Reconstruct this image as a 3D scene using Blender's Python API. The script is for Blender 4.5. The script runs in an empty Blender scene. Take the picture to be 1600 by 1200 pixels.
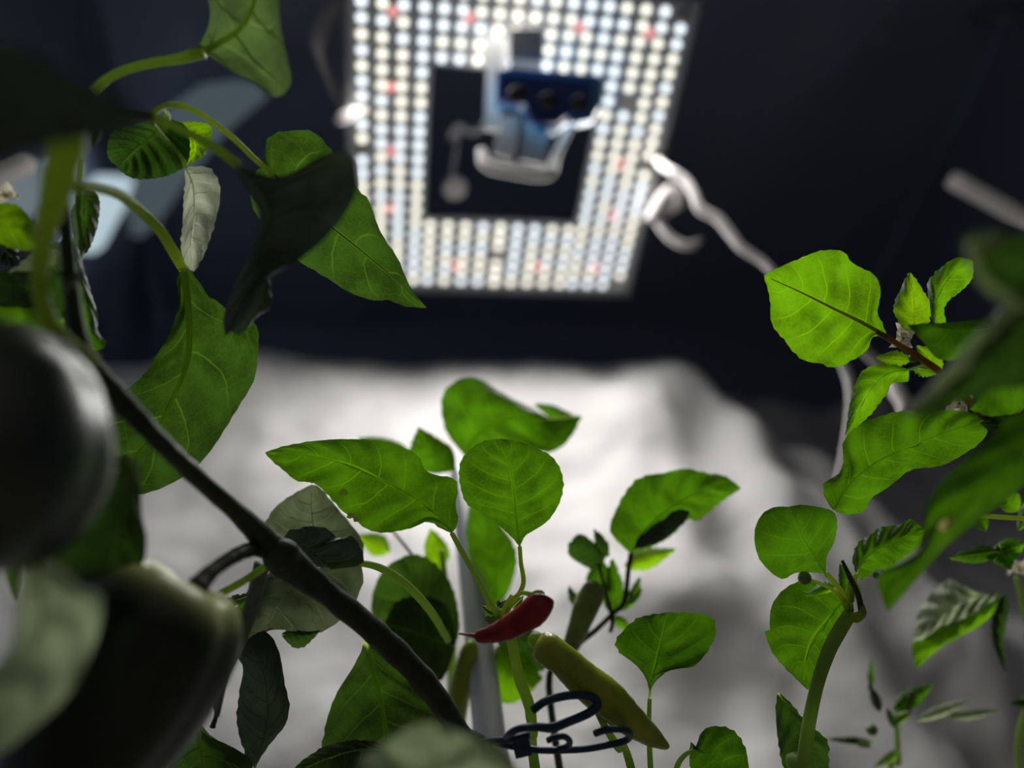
import bpy, bmesh, math, random
from mathutils import Vector, Matrix, noise
random.seed(4)
S = bpy.context.scene
# ------------------------------------------------------------------ camera, world, exposure
F = 1216.0                      # focal length in pixels of the 1600 wide frame
ZC = 0.10                       # camera height above the soil bed
# rows are given as right / up / back columns of the tilted camera
RM = Matrix(((0.9846648025896556, -0.00408063775354632, -0.17440921689119174),
             (-0.11782421124335506, -0.7528260315670057, -0.6475881572727799),
             (-0.12865722593758824, 0.6582068934541766, -0.741762093681961)))
cd = bpy.data.cameras.new('camera'); cam = bpy.data.objects.new('camera', cd)
S.collection.objects.link(cam); S.camera = cam
cam.matrix_world = Matrix.Translation((0, 0, ZC)) @ RM.to_4x4()
cd.sensor_width = 36; cd.lens = F * 36 / 1600; cd.clip_start = .01
cd.dof.use_dof = True; cd.dof.focus_distance = 0.275; cd.dof.aperture_fstop = 3.4
wd = bpy.data.worlds.new('world'); S.world = wd; wd.use_nodes = True
wd.node_tree.nodes['Background'].inputs[0].default_value = (.30, .38, .55, 1)
wd.node_tree.nodes['Background'].inputs[1].default_value = .02
vs = S.view_settings
vs.view_transform = 'Standard'; vs.look = 'None'; vs.gamma = 1; vs.use_curve_mapping = False; vs.exposure = 0.0
S.cycles.use_denoising = True
S.cycles.max_bounces = 8; S.cycles.diffuse_bounces = 3; S.cycles.transmission_bounces = 6
S.cycles.sample_clamp_indirect = 4
LAMP_L = 13.0                   # radiance of the lamp's bands of diodes
col = S.collection

def W(x, y, d):                 # a point seen at pixel x, y at distance d along the view
    return RM @ Vector(((x - 800) / F * d, (600 - y) / F * d, -d)) + Vector((0, 0, ZC))

# ------------------------------------------------------------------ materials
def mat(name, c, rough=.6, metal=0, spec=.5, bump=0, bscale=60, var=0, emit=None, es=0, trans=0, sub=0):
    m = bpy.data.materials.new(name); m.use_nodes = True; nt = m.node_tree; b = nt.nodes['Principled BSDF']
    b.inputs['Base Color'].default_value = (*c, 1); b.inputs['Roughness'].default_value = rough
    b.inputs['Metallic'].default_value = metal; b.inputs['Specular IOR Level'].default_value = spec
    if trans: b.inputs['Transmission Weight'].default_value = trans
    if sub:
        b.inputs['Subsurface Weight'].default_value = sub; b.inputs['Subsurface Radius'].default_value = (.6, 1, .2)
        b.inputs['Subsurface Scale'].default_value = .004
    if emit:
        b.inputs['Emission Color'].default_value = (*emit, 1); b.inputs['Emission Strength'].default_value = es
    if bump or var:
        tc = nt.nodes.new('ShaderNodeTexCoord'); n = nt.nodes.new('ShaderNodeTexNoise')
        n.inputs['Scale'].default_value = bscale; n.inputs['Detail'].default_value = 5
        nt.links.new(tc.outputs['Object'], n.inputs['Vector'])
        if bump:
            bp = nt.nodes.new('ShaderNodeBump'); bp.inputs['Strength'].default_value = bump; bp.inputs['Distance'].default_value = .002
            nt.links.new(n.outputs[0], bp.inputs['Height']); nt.links.new(bp.outputs[0], b.inputs['Normal'])
        if var:
            r = nt.nodes.new('ShaderNodeMapRange'); r.inputs[1].default_value = .3; r.inputs[2].default_value = .7
            r.inputs[3].default_value = 1 - var; r.inputs[4].default_value = 1 + var
            mx = nt.nodes.new('ShaderNodeVectorMath'); mx.operation = 'SCALE'; mx.inputs[0].default_value = c
            nt.links.new(n.outputs[0], r.inputs[0]); nt.links.new(r.outputs[0], mx.inputs['Scale'])
            nt.links.new(mx.outputs[0], b.inputs['Base Color'])
    return m

def leafmat(name, c, tr, fac=.6, nv=6, rough=.45, vein=1.6, bump=.25, spots=0, front=None):
    m = bpy.data.materials.new(name); m.use_nodes = True; nt = m.node_tree; N = nt.nodes; K = nt.links
    for n in list(N): N.remove(n)
    def nd(t, **kw):
        n = N.new(t)
        for k, v in kw.items(): setattr(n, k, v)
        return n
    def mth(op, a, b=None, c2=None):
        n = nd('ShaderNodeMath', operation=op)
        for i, v in enumerate((a, b, c2)):
            if v is None: continue
            if isinstance(v, (int, float)): n.inputs[i].default_value = v
            else: K.new(v, n.inputs[i])
        return n.outputs[0]
    def mr(v, a, b, c1=0, c2=1, sm=True):
        n = nd('ShaderNodeMapRange', interpolation_type='SMOOTHSTEP' if sm else 'LINEAR')
        K.new(v, n.inputs[0])
        for i, q in enumerate((a, b, c1, c2)): n.inputs[i + 1].default_value = q
        return n.outputs[0]
    uv = nd('ShaderNodeUVMap'); sx = nd('ShaderNodeSeparateXYZ'); K.new(uv.outputs[0], sx.inputs[0])
    tc = nd('ShaderNodeTexCoord')
    n1 = nd('ShaderNodeTexNoise'); n1.inputs['Scale'].default_value = 55; n1.inputs['Detail'].default_value = 3
    K.new(tc.outputs['Object'], n1.inputs['Vector'])
    s = sx.outputs[0]; t = mth('ABSOLUTE', mth('SUBTRACT', sx.outputs[1], .5)); t = mth('MULTIPLY', t, 2.0)
    sg = mth('GREATER_THAN', sx.outputs[1], .5)
    x = mth('MULTIPLY_ADD', s, nv, mth('MULTIPLY', sg, .45))
    x = mth('SUBTRACT', x, mth('MULTIPLY', mth('POWER', t, 1.3), 1.1))
    x = mth('ADD', x, mth('MULTIPLY', n1.outputs[0], .7))
    sec = mth('ABSOLUTE', mth('SUBTRACT', mth('FRACT', x), .5))
    v2 = mr(sec, .0, .045, 1, 0)
    v2 = mth('MULTIPLY', v2, mr(t, .6, .98, 1, .1))
    xb = mth('ADD', mth('MULTIPLY', s, nv * 1.9), mth('MULTIPLY', t, 3.2)); xb = mth('ADD', xb, mth('MULTIPLY', n1.outputs[0], 1.6))
    sb = mth('ABSOLUTE', mth('SUBTRACT', mth('FRACT', xb), .5)); v2b = mth('MULTIPLY', mr(sb, 0, .05, .42, 0), mr(t, .15, .5, 0, 1))
    v2 = mth('MAXIMUM', v2, v2b)
    v1 = mr(t, .0, .05, 1, 0)
    vo = nd('ShaderNodeTexVoronoi', feature='DISTANCE_TO_EDGE'); vo.inputs['Scale'].default_value = 260
    ns = nd('ShaderNodeTexNoise'); ns.inputs['Scale'].default_value = 260; K.new(tc.outputs['Object'], ns.inputs['Vector'])
    mx0 = nd('ShaderNodeMixRGB'); mx0.inputs[0].default_value = .02
    K.new(tc.outputs['Object'], mx0.inputs[1]); K.new(ns.outputs['Color'], mx0.inputs[2]); K.new(mx0.outputs[0], vo.inputs['Vector'])
    v3 = mr(vo.outputs['Distance'], 0, .10, .22, 0)
    vm = mth('MAXIMUM', mth('MAXIMUM', mth('MULTIPLY', v2, .75), v1), v3)
    n2 = nd('ShaderNodeTexNoise'); n2.inputs['Scale'].default_value = 90; n2.inputs['Detail'].default_value = 6
    K.new(tc.outputs['Object'], n2.inputs['Vector'])
    vr = mr(n2.outputs[0], .3, .7, .6, 1.3)
    def colr(cc, lift):
        sc = nd('ShaderNodeVectorMath', operation='SCALE'); sc.inputs[0].default_value = cc; K.new(vr, sc.inputs['Scale'])
        mx = nd('ShaderNodeMixRGB'); K.new(mth('MULTIPLY', vm, .75), mx.inputs[0]); K.new(sc.outputs[0], mx.inputs[1])
        mx.inputs[2].default_value = (min(1, cc[0] * lift + .02), min(1, cc[1] * lift * .9), cc[2] * lift, 1)
        o = mx.outputs[0]
        if spots:
            sp = nd('ShaderNodeTexNoise'); sp.inputs['Scale'].default_value = 45; K.new(tc.outputs['Object'], sp.inputs['Vector'])
            m2 = nd('ShaderNodeMixRGB'); K.new(mr(sp.outputs[0], .73, .76), m2.inputs[0]); K.new(o, m2.inputs[1])
            m2.inputs[2].default_value = (.5, .38, .16, 1); o = m2.outputs[0]
        return o
    h = mth('ADD', mth('MULTIPLY', vm, .6), mth('MULTIPLY', n2.outputs[0], .8))
    bp = nd('ShaderNodeBump'); bp.inputs['Strength'].default_value = bump; bp.inputs['Distance'].default_value = .0012
    K.new(h, bp.inputs['Height'])
    pb = nd('ShaderNodeBsdfPrincipled'); pb.inputs['Roughness'].default_value = rough
    K.new(colr(c, vein), pb.inputs['Base Color']); K.new(bp.outputs[0], pb.inputs['Normal'])
    tl = nd('ShaderNodeBsdfTranslucent'); K.new(colr(tr, vein * 1.5), tl.inputs['Color']); K.new(bp.outputs[0], tl.inputs['Normal'])
    ms = nd('ShaderNodeMixShader'); ms.inputs[0].default_value = fac
    K.new(pb.outputs[0], ms.inputs[1]); K.new(tl.outputs[0], ms.inputs[2])
    o = nd('ShaderNodeOutputMaterial'); K.new(ms.outputs[0], o.inputs[0])
    return m

def tissue(name, c, tr, fac=.5, rough=.5, bs=300, var=.25):
    m = mat(name, c, rough, bump=.3, bscale=bs, var=var); nt = m.node_tree; b = nt.nodes['Principled BSDF']
    t = nt.nodes.new('ShaderNodeBsdfTranslucent'); t.inputs[0].default_value = (*tr, 1); x = nt.nodes.new('ShaderNodeMixShader')
    x.inputs[0].default_value = fac; nt.links.new(b.outputs[0], x.inputs[1]); nt.links.new(t.outputs[0], x.inputs[2])
    nt.links.new(x.outputs[0], [n for n in nt.nodes if n.type == 'OUTPUT_MATERIAL'][0].inputs[0]); return m

LM = {  # bright, dark and grey tones paint how light falls on each leaf
 'bright': leafmat('leaf_backlit', (.06, .14, .015), (.20, .50, .004), .62, 6),  # backlit glow put into the leaf colour, likewise the yellow tone below
 'yellow': leafmat('leaf_backlit_yellow', (.09, .20, .02), (.30, .62, .004), .66, 5),
 'mid':    leafmat('leaf_green', (.04, .10, .012), (.085, .25, .003), .6, 6),
 'chili':  leafmat('leaf_chili', (.045, .11, .012), (.10, .28, .003), .6, 7),
 'deep':   leafmat('leaf_deep_green', (.045, .085, .03), (.042, .115, .008), .5, 6),
 'dark':   leafmat('leaf_shaded', (.07, .095, .068), (.020, .038, .016), .4, 5, rough=.42),  # shade on the leaf put into a darker, less translucent colour
 'grey':   leafmat('leaf_grey_green', (.15, .19, .12), (.14, .18, .08), .5, 5, rough=.4),  # grey of reflected ambient light put into the colour, paler in the next
 'hang':   leafmat('leaf_grey_pale', (.30, .33, .25), (.42, .46, .32), .55, 5, rough=.4),
 'pale':   leafmat('leaf_pale_back', (.40, .46, .32), (.50, .62, .32), .55, 4, rough=.45),
 'sage':   leafmat('leaf_sage', (.16, .21, .12), (.12, .21, .045), .55, 4, rough=.42, vein=2.0),
 'pepper': leafmat('leaf_pepper', (.085, .13, .06), (.05, .125, .007), .54, 5, vein=2.2),
}
M_stem = tissue('stem_green', (.22, .30, .09), (.6, .8, .18), .5)
M_stemlit = tissue('stem_lit', (.26, .38, .06), (.75, .9, .16), .5)  # brighter copy of the stem green, lit look put into the colour
M_stemdk = tissue('stem_woody', (.032, .042, .018), (.12, .15, .04), .2, var=.4)
M_stemgr = tissue('stem_grey', (.18, .20, .17), (.3, .34, .26), .3)
M_brown = tissue('stem_brown', (.16, .09, .035), (.5, .28, .06), .4)
M_vein = tissue('rib_green', (.16, .26, .045), (.75, .95, .2), .75, var=.1)
M_veinp = tissue('rib_pale', (.34, .42, .24), (.8, .9, .6), .6, var=.1)
M_veind = tissue('rib_dark', (.08, .11, .06), (.6, .75, .4), .5, var=.1)
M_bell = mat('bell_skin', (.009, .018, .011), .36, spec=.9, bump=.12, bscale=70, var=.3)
M_bell2 = mat('bell_skin_lit_top', (.010, .018, .008), .34, bump=.12, bscale=70, var=.3)
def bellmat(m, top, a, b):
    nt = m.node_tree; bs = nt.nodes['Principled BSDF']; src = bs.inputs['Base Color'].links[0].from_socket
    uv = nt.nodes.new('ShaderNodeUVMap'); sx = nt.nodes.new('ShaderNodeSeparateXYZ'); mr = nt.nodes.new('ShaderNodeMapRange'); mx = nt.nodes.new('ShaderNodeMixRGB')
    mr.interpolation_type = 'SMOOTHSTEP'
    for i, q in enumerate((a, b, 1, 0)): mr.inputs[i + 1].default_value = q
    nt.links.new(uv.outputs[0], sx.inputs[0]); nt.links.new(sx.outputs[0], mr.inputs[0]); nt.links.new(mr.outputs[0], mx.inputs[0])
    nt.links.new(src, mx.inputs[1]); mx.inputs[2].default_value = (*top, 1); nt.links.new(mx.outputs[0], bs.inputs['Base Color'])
bellmat(M_bell2, (.62, .66, .24), .20, .42); bellmat(M_bell, (.07, .09, .05), .2, .55)  # lit yellowish shoulder and pale sheen painted onto the pepper tops
M_red = mat('chili_red', (.34, .010, .014), .27, bump=.1, bscale=220, var=.3)
M_tipo = mat('chili_style', (.45, .12, .03), .5)
M_yel = mat('chili_lime', (.36, .42, .03), .26, bump=.18, bscale=130, var=.25, sub=.4)
M_yeld = mat('chili_olive', (.20, .26, .05), .35, bump=.15, bscale=130, var=.3)
M_petal = tissue('petal_cream', (.80, .72, .55), (.98, .90, .70), .6, var=.1)
M_bud = mat('bud_green', (.14, .22, .06), .35)
M_blue = mat('wire_teal', (.012, .045, .085), .38, bump=.1, bscale=400)
M_tube = mat('pole_grey', (.72, .71, .75), .35, metal=.3, var=.05, bscale=8)
M_white = mat('white_plastic', (.80, .78, .74), .4)
M_pvc = tissue('white_pvc', (.85, .83, .80), (1, .97, .94), .55, var=.04, bs=20)
M_cord = mat('cord_white', (.62, .58, .56), .6, bump=.3, bscale=400)
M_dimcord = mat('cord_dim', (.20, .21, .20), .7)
M_board = mat('board_dark', (.40, .41, .43), .5)
M_rim = mat('board_rim', (.12, .12, .13), .35, metal=.5)
M_screw = mat('screw_steel', (.45, .42, .40), .35, metal=.8)
M_led1 = mat('diode_warm', (.8, .8, .7), .4, emit=(1, .97, .82), es=1.8)
M_led2 = mat('diode_cool', (.8, .8, .8), .4, emit=(.86, .95, 1.0), es=1.8)
M_ledr = mat('diode_red', (.8, .2, .2), .4, emit=(.9, .36, .34), es=1.1)
M_bluep = mat('clamp_blue', (.01, .06, .30), .35)
M_bluel = mat('clamp_blue_edge', (.04, .28, .60), .3)
M_knob = mat('clamp_knob', (.03, .03, .04), .5)
M_beige = mat('clamp_beige', (.40, .38, .36), .5)
M_zinc = mat('clamp_zinc', (.26, .25, .25), .5)
M_black = mat('tent_front', (.7, .7, .72), .5, bump=.5, bscale=14)
M_film = mat('tent_dark_film', (.27, .30, .42), .42, bump=.6, bscale=9)
M_soil = mat('soil', (.20, .18, .15), .9, bump=1, bscale=80, var=.4)
M_strap = mat('strap_pale_blue', (.50, .60, .66), .5)
M_spot = tissue('leaf_scorch', (.55, .42, .22), (.95, .85, .5), .8)

def sheetmat():
    m = bpy.data.materials.new('silver_sheet'); m.use_nodes = True; nt = m.node_tree; K = nt.links; N = nt.nodes
    b = N['Principled BSDF']; b.inputs['Base Color'].default_value = (.72, .705, .69, 1)
    b.inputs['Metallic'].default_value = .06; b.inputs['Roughness'].default_value = .6; b.inputs['Specular IOR Level'].default_value = .3
    tc = N.new('ShaderNodeTexCoord'); n = N.new('ShaderNodeTexNoise'); n.inputs['Scale'].default_value = 16; n.inputs['Detail'].default_value = 4
    K.new(tc.outputs['Object'], n.inputs['Vector'])
    w = N.new('ShaderNodeTexWave'); w.inputs['Scale'].default_value = 260; w.bands_direction = 'DIAGONAL'
    K.new(tc.outputs['Object'], w.inputs['Vector'])
    a = N.new('ShaderNodeMath'); a.operation = 'MULTIPLY_ADD'; K.new(w.outputs[1], a.inputs[0]); a.inputs[1].default_value = .03; K.new(n.outputs[0], a.inputs[2])
    bp = N.new('ShaderNodeBump'); bp.inputs['Strength'].default_value = .6; bp.inputs['Distance'].default_value = .006
    K.new(a.outputs[0], bp.inputs['Height']); K.new(bp.outputs[0], b.inputs['Normal'])
    return m
M_sheet = sheetmat()

# ------------------------------------------------------------------ helpers
def new(name, verts, faces, m, parent=None, uvs=None, smooth=True):
    off = Vector(parent['_o']) if parent is not None and '_o' in parent else Vector((0, 0, 0))
    me = bpy.data.meshes.new(name); me.from_pydata([tuple(Vector(v) - off) for v in verts], [], faces)
    me.materials.append(m)
    if smooth: me.polygons.foreach_set('use_smooth', [True] * len(me.polygons))
    if uvs:
        ul = me.uv_layers.new(name='UVMap')
        for lp in me.loops: ul.data[lp.index].uv = uvs[lp.vertex_index]
    me.update()
    o = bpy.data.objects.new(name, me); col.objects.link(o)
    if parent is not None:
        o.parent = parent; o['_o'] = tuple(off)
    return o
def tag(o, label=None, cat=None, group=None, kind=None):
    if label: o['label'] = label
    if cat: o['category'] = cat
    if group: o['group'] = group
    if kind: o['kind'] = kind
    return o
def thing(name, label, cat, loc, group=None):
    o = bpy.data.objects.new(name, None); col.objects.link(o); o.location = loc; o.empty_display_size = .01
    o['_o'] = tuple(loc); return tag(o, label, cat, group)
def cr(pts, k=8):
    pts = [Vector(p) for p in pts]
    if len(pts) < 3: return [pts[0].lerp(pts[-1], i / k) for i in range(k + 1)]
    P = [2 * pts[0] - pts[1]] + pts + [2 * pts[-1] - pts[-2]]; out = []
    for i in range(1, len(P) - 2):
        a, b, c, d = P[i - 1:i + 3]
        for j in range(k):
            t = j / k
            out.append(.5 * ((2 * b) + (c - a) * t + (2 * a - 5 * b + 4 * c - d) * t * t + (3 * b - a - 3 * c + d) * t ** 3))
    out.append(pts[-1]); return out
def resamp(pts, n):
    L = [0]
    for a, b in zip(pts, pts[1:]): L.append(L[-1] + (b - a).length)
    out = []; j = 0
    for i in range(n + 1):
        s = L[-1] * i / n
        while j < len(L) - 2 and L[j + 1] < s: j += 1
        q = (s - L[j]) / max(1e-9, L[j + 1] - L[j]); out.append(pts[j].lerp(pts[j + 1], min(1, q)))
    return out
def sweep(P, Rr, sides=10):
    vs_, fs = [], []; up = None
    for i, p in enumerate(P):
        t = (P[min(i + 1, len(P) - 1)] - P[max(i - 1, 0)]).normalized()
        if up is None: up = t.orthogonal().normalized()
        up = (up - t * up.dot(t)).normalized(); b = t.cross(up)
        for k in range(sides):
            a = 2 * math.pi * k / sides; vs_.append(p + (up * math.cos(a) + b * math.sin(a)) * Rr[i])
    n = len(P)
    for i in range(n - 1):
        for k in range(sides):
            k2 = (k + 1) % sides; fs.append((i * sides + k, i * sides + k2, (i + 1) * sides + k2, (i + 1) * sides + k))
    vs_ += [P[0], P[-1]]
    for k in range(sides):
        k2 = (k + 1) % sides; fs.append((n * sides, k2, k)); fs.append((n * sides + 1, (n - 1) * sides + k, (n - 1) * sides + k2))
    return vs_, fs
def tube(parent, name, m, pts, widths, label=None, sides=10, k=8, rough=0, down=None, blob=False):
    """pts: (px, py, distance); widths in pixels; down: carry the stem on into the soil"""
    if isinstance(widths, (int, float)): widths = [widths] * len(pts)
    w = [W(*p) for p in pts]; r = [wd_ / 2 * p[2] / F for wd_, p in zip(widths, pts)]
    if down:
        q = w[-1]; w += [Vector((q.x * .9 + down[0] * .1, q.y * .9 + down[1] * .1, q.z * .5)), Vector((down[0], down[1], -.004))]
        r += [r[-1] * 1.1, r[-1] * 1.25]
    C4 = cr([Vector((*a, b)) for a, b in zip(w, r)], k)
    P = [Vector(c[:3]) for c in C4]; Rr = [max(c[3], 1e-4) for c in C4]
    if rough: Rr = [q * (1 + rough * noise.noise(Vector((i * .45, len(name), q * 900)))) for i, q in enumerate(Rr)]
    if blob:
        n = len(Rr) - 1
        for i in range(len(Rr)):
            e = min(i, n - i) / 5
            if e < 1: Rr[i] *= math.sqrt(max(.03, 1 - (1 - e) ** 2))
    v, f = sweep(P, Rr, sides); o = new(name, v, f, m, parent)
    if label: o['label'] = label
    return o
LEAFN = [0]
def leaf(parent, mk, Mi, L, R, d, cl=.004, cr_=.004, wr=.0007, n=26, k=7, rib=4, ribm=None, pet=None, petw=7, petm=None, label=None, nv=6, ser=1.0, name='leaf', curl=0):
    """midrib Mi from base to tip and both edges, in pixels, at distances d=(base, middle, tip)"""
    LEAFN[0] += 1; sd = LEAFN[0] * 3.7
    if isinstance(d, (int, float)): d = (d, d, d)
    if len(d) == 2: d = (d[0], (d[0] + d[1]) / 2, d[1])
    A = resamp(cr([Vector((*p, 0)) for p in Mi]), n)
    e1 = resamp(cr([Vector((*p, 0)) for p in [Mi[0]] + L + [Mi[-1]]]), n)
    e2 = resamp(cr([Vector((*p, 0)) for p in [Mi[0]] + R + [Mi[-1]]]), n)
    def dep(s): return d[0] * (1 - s) * (1 - 2 * s) + d[1] * 4 * s * (1 - s) + d[2] * s * (2 * s - 1)
    V, U, fs = [], [], []
    for i in range(n + 1):
        s = i / n; dd = dep(s); env = math.sin(math.pi * min(1, s * 1.02)) ** .6 if 0 < s < 1 else 0
        for j in range(-k, k + 1):
            t = abs(j) / k; E_ = e1[i] if j < 0 else e2[i]; c = cl if j < 0 else cr_
            p = A[i].lerp(E_, t)
            ph = s * nv - 1.1 * t ** 1.3 + (.45 if j > 0 else 0)
            z = c * t * t * env + wr * math.cos(2 * math.pi * ph) * (1 - .4 * t) * env * min(1, t * 3)
            z += 2.2 * wr * noise.noise(Vector((p.x * .014 + sd, p.y * .014, sd))) * env * (1 + curl * t)
            if t == 1 and 0 < i < n:
                q = noise.noise(Vector((i * .9, sd, j))) * 2.2 * ser + (.8 * ser if i % 2 else -.5 * ser)
                dr = (E_ - A[i]); p = p + (dr.normalized() * q if dr.length > 1 else Vector((0, 0, 0)))
            V.append(W(p.x, p.y, dd + z)); U.append((s, .5 + .5 * j / k))
    m_ = 2 * k + 1
    for i in range(n):
        for j in range(m_ - 1):
            a = i * m_ + j; fs.append((a, a + 1, a + m_ + 1, a + m_))
    o = new(name, V, fs, LM[mk], parent, U)
    if label: o['label'] = label
    if rib:
        P, Rr = [], []
        for i in range(0, n, 2):
            s = i / n; dd = dep(s); r = rib / 2 * dd / F * (1 - .85 * s) ; P.append(W(A[i].x, A[i].y, dd - r * .5)); Rr.append(max(r * .8, 1.0e-4))
        V2, F2 = [], []
        for i, q in enumerate(P):
            tn = (P[min(i + 1, len(P) - 1)] - P[max(i - 1, 0)]).normalized(); cv = (cam.location - q).normalized(); sd_ = tn.cross(cv).normalized(); cv = sd_.cross(tn)
            for a in (-1.0, -.6, 0, .6, 1.0): V2.append(q + (sd_ * a + cv * math.sqrt(max(0, 1 - a * a))) * Rr[i])
        for i in range(len(P) - 1):
            for a in range(4): b_ = i * 5 + a; F2.append((b_, b_ + 1, b_ + 6, b_ + 5))
        if n >= 26 and k >= 7 and mk in ('dark', 'grey', 'hang', 'sage', 'deep', 'pale'):
            def at(s_, t_):
                a_ = min(n - 1e-6, max(0, s_ * n)); b_ = (t_ + 1) / 2 * (m_ - 1); b_ = min(m_ - 1 - 1e-6, max(0, b_)); i_, j_ = int(a_), int(b_); fa, fb = a_ - i_, b_ - j_
                q = i_ * m_ + j_
                return V[q].lerp(V[q + 1], fb).lerp(V[q + m_].lerp(V[q + m_ + 1], fb), fa)
            rv = random.Random(LEAFN[0])
            for sg_ in (-1, 1):
                for q_ in range(nv):
                    s0 = (q_ + .15 + (.45 if sg_ < 0 else 0) + rv.uniform(-.15, .15)) / nv * .86
                    if s0 > .82: continue
                    ext = rv.uniform(.13, .2); br = None
                    for rep in range(2):
                        if rep == 0: path = [(s0 + ext * (t_ ** 1.5) * (1 - s0 * .3), t_ * sg_) for t_ in [w_ / 9 * .9 for w_ in range(10)]]; r0_ = rib / 2 * .42 * (1 - .5 * s0)
                        else:
                            p0 = path[4]; path = [(p0[0] + .05 * w_ / 5 * (1 if q_ % 2 else 1.8), p0[1] + sg_ * (.42 - .12 * (q_ % 2)) * w_ / 6 * (1 - .3 * w_ / 6)) for w_ in range(7)]; r0_ *= .6
                        path = [(a_ + .012 * noise.noise(Vector((a_ * 30, b_ * 9, sd))), b_) for a_, b_ in path if abs(b_) < .97 and a_ < .97]
                        PP = [at(a_, b_) for a_, b_ in path]
                        if len(PP) < 3: continue
                        base = len(V2)
                        for i, q in enumerate(PP):
                            tn = (PP[min(i + 1, len(PP) - 1)] - PP[max(i - 1, 0)]).normalized(); cv = (cam.location - q).normalized(); sd_ = tn.cross(cv)
                            if sd_.length < 1e-6: sd_ = Vector((1, 0, 0))
                            sd_.normalize(); cv = sd_.cross(tn); rr0 = max(r0_ * d[1] / F * (1 - .75 * i / len(PP)), 7e-5)
                            for a in (-1.0, 0, 1.0): V2.append(q + sd_ * a * rr0 + cv * rr0 * (1.0 - abs(a)) - (q - cam.location).normalized() * 1e-4)
                        for i in range(len(PP) - 1):
                            for a in range(2): b_ = base + i * 3 + a; F2.append((b_, b_ + 1, b_ + 4, b_ + 3))
        new('midrib', V2, F2, ribm or (M_veinp if mk in ('pale', 'grey', 'hang', 'sage', 'pepper') else M_veind if mk in ('dark',) else M_vein), o)
    if pet:
        pts = [(Mi[0][0], Mi[0][1], d[0])] + [(*q, ) if len(q) == 3 else (q[0], q[1], d[0]) for q in pet]
        tube(o, 'petiole', petm or M_stem, pts, petw if isinstance(petw, list) else [petw] * len(pts), sides=8, k=6)
    return o
def sm(parent, mk, base, tip, w, d, bend=0, **kw):
    """a small leaf from base, tip and half width in pixels"""
    b, t = Vector(base), Vector(tip); ax = t - b; pr = Vector((-ax.y, ax.x)).normalized()
    if isinstance(w, (int, float)): w = (w, w)
    def pt(s, o): q = b + ax * s + pr * (o + bend * math.sin(math.pi * s)); return (q.x, q.y)
    Mi = [pt(0, 0), pt(.35, 0), pt(.7, 0), pt(1, 0)]
    L = [pt(.12, -w[0] * .55), pt(.35, -w[0]), pt(.6, -w[0] * .85), pt(.85, -w[0] * .38)]
    R = [pt(.12, w[1] * .55), pt(.35, w[1]), pt(.6, w[1] * .85), pt(.85, w[1] * .38)]
    kw.setdefault('n', 16); kw.setdefault('k', 4); kw.setdefault('rib', 2.5)
    return leaf(parent, mk, Mi, L, R, d, **kw)
def flower(parent, x, y, d, r, label=None, tilt=.3):
    c = W(x, y, d); ax = ((W(x, y, d - .01) - c).normalized() + Vector((.55 * math.sin(x), .2, .75))).normalized(); u = ax.orthogonal().normalized(); v = ax.cross(u)
    vv, ff = [], []
    for i in range(9):
        for k in range(8):
            a, b = math.pi * i / 8, 2 * math.pi * k / 8
            vv.append(c + (ax * math.cos(a) + (u * math.cos(b) + v * math.sin(b)) * math.sin(a)) * r * .14 * d / F)
    for i in range(8):
        for k in range(8): ff.append((i * 8 + k, i * 8 + (k + 1) % 8, i * 8 + 8 + (k + 1) % 8, i * 8 + 8 + k))
    o = new('flower', vv, ff, M_bud, parent)
    if label: o['label'] = label
    R_ = r * d / F
    for q in range(5):
        a = 2 * math.pi * q / 5 + .4; dr = u * math.cos(a) + v * math.sin(a); sd = ax.cross(dr); V = []; fs = []
        for i in range(6):
            s = i / 5; w_ = .42 * math.sin(math.pi * (.12 + .86 * s)) ** .8
            for j in (-1, 0, 1): V.append(c + dr * R_ * (.05 + .9 * s) + sd * R_ * w_ * j + ax * R_ * (.55 * s * s * (1 if q % 2 else -.5) + .12 * abs(j) + .12 * math.sin(q * 3 + i * 2.1 + j)))
        for i in range(5):
            for j in (0, 1): fs.append((i * 3 + j, i * 3 + j + 1, i * 3 + 4 + j, i * 3 + 3 + j))
        new('petal', V, fs, M_petal, o)
    return o
def ball(parent, name, m, x, y, d, r, label=None, squash=1):
    c = W(x, y, d); R_ = r * d / F; vv, ff = [], []; n = 10; q = 12
    for i in range(n + 1):
        for k in range(q):
            a, b = math.pi * i / n, 2 * math.pi * k / q
            vv.append(c + Vector((math.sin(a) * math.cos(b), math.sin(a) * math.sin(b), math.cos(a) * squash)) * R_)
    for i in range(n):
        for k in range(q): ff.append((i * q + k, i * q + (k + 1) % q, (i + 1) * q + (k + 1) % q, (i + 1) * q + k))
    o = new(name, vv, ff, m, parent)
    if label: o['label'] = label
    return o
def box(parent, name, m, lo, hi, bev=0, smooth=False):
    bm = bmesh.new(); bmesh.ops.create_cube(bm, size=1)
    for v in bm.verts: v.co = Vector([(lo[i] + hi[i]) / 2 + v.co[i] * (hi[i] - lo[i]) for i in range(3)])
    if bev: bmesh.ops.bevel(bm, geom=list(bm.edges), offset=bev, segments=2, affect='EDGES')
    bm.verts.ensure_lookup_table(); vs2 = [v.co.copy() for v in bm.verts]; fs = [[v.index for v in f.verts] for f in bm.faces]
    bm.free(); return new(name, vs2, fs, m, parent, smooth=smooth)
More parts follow.
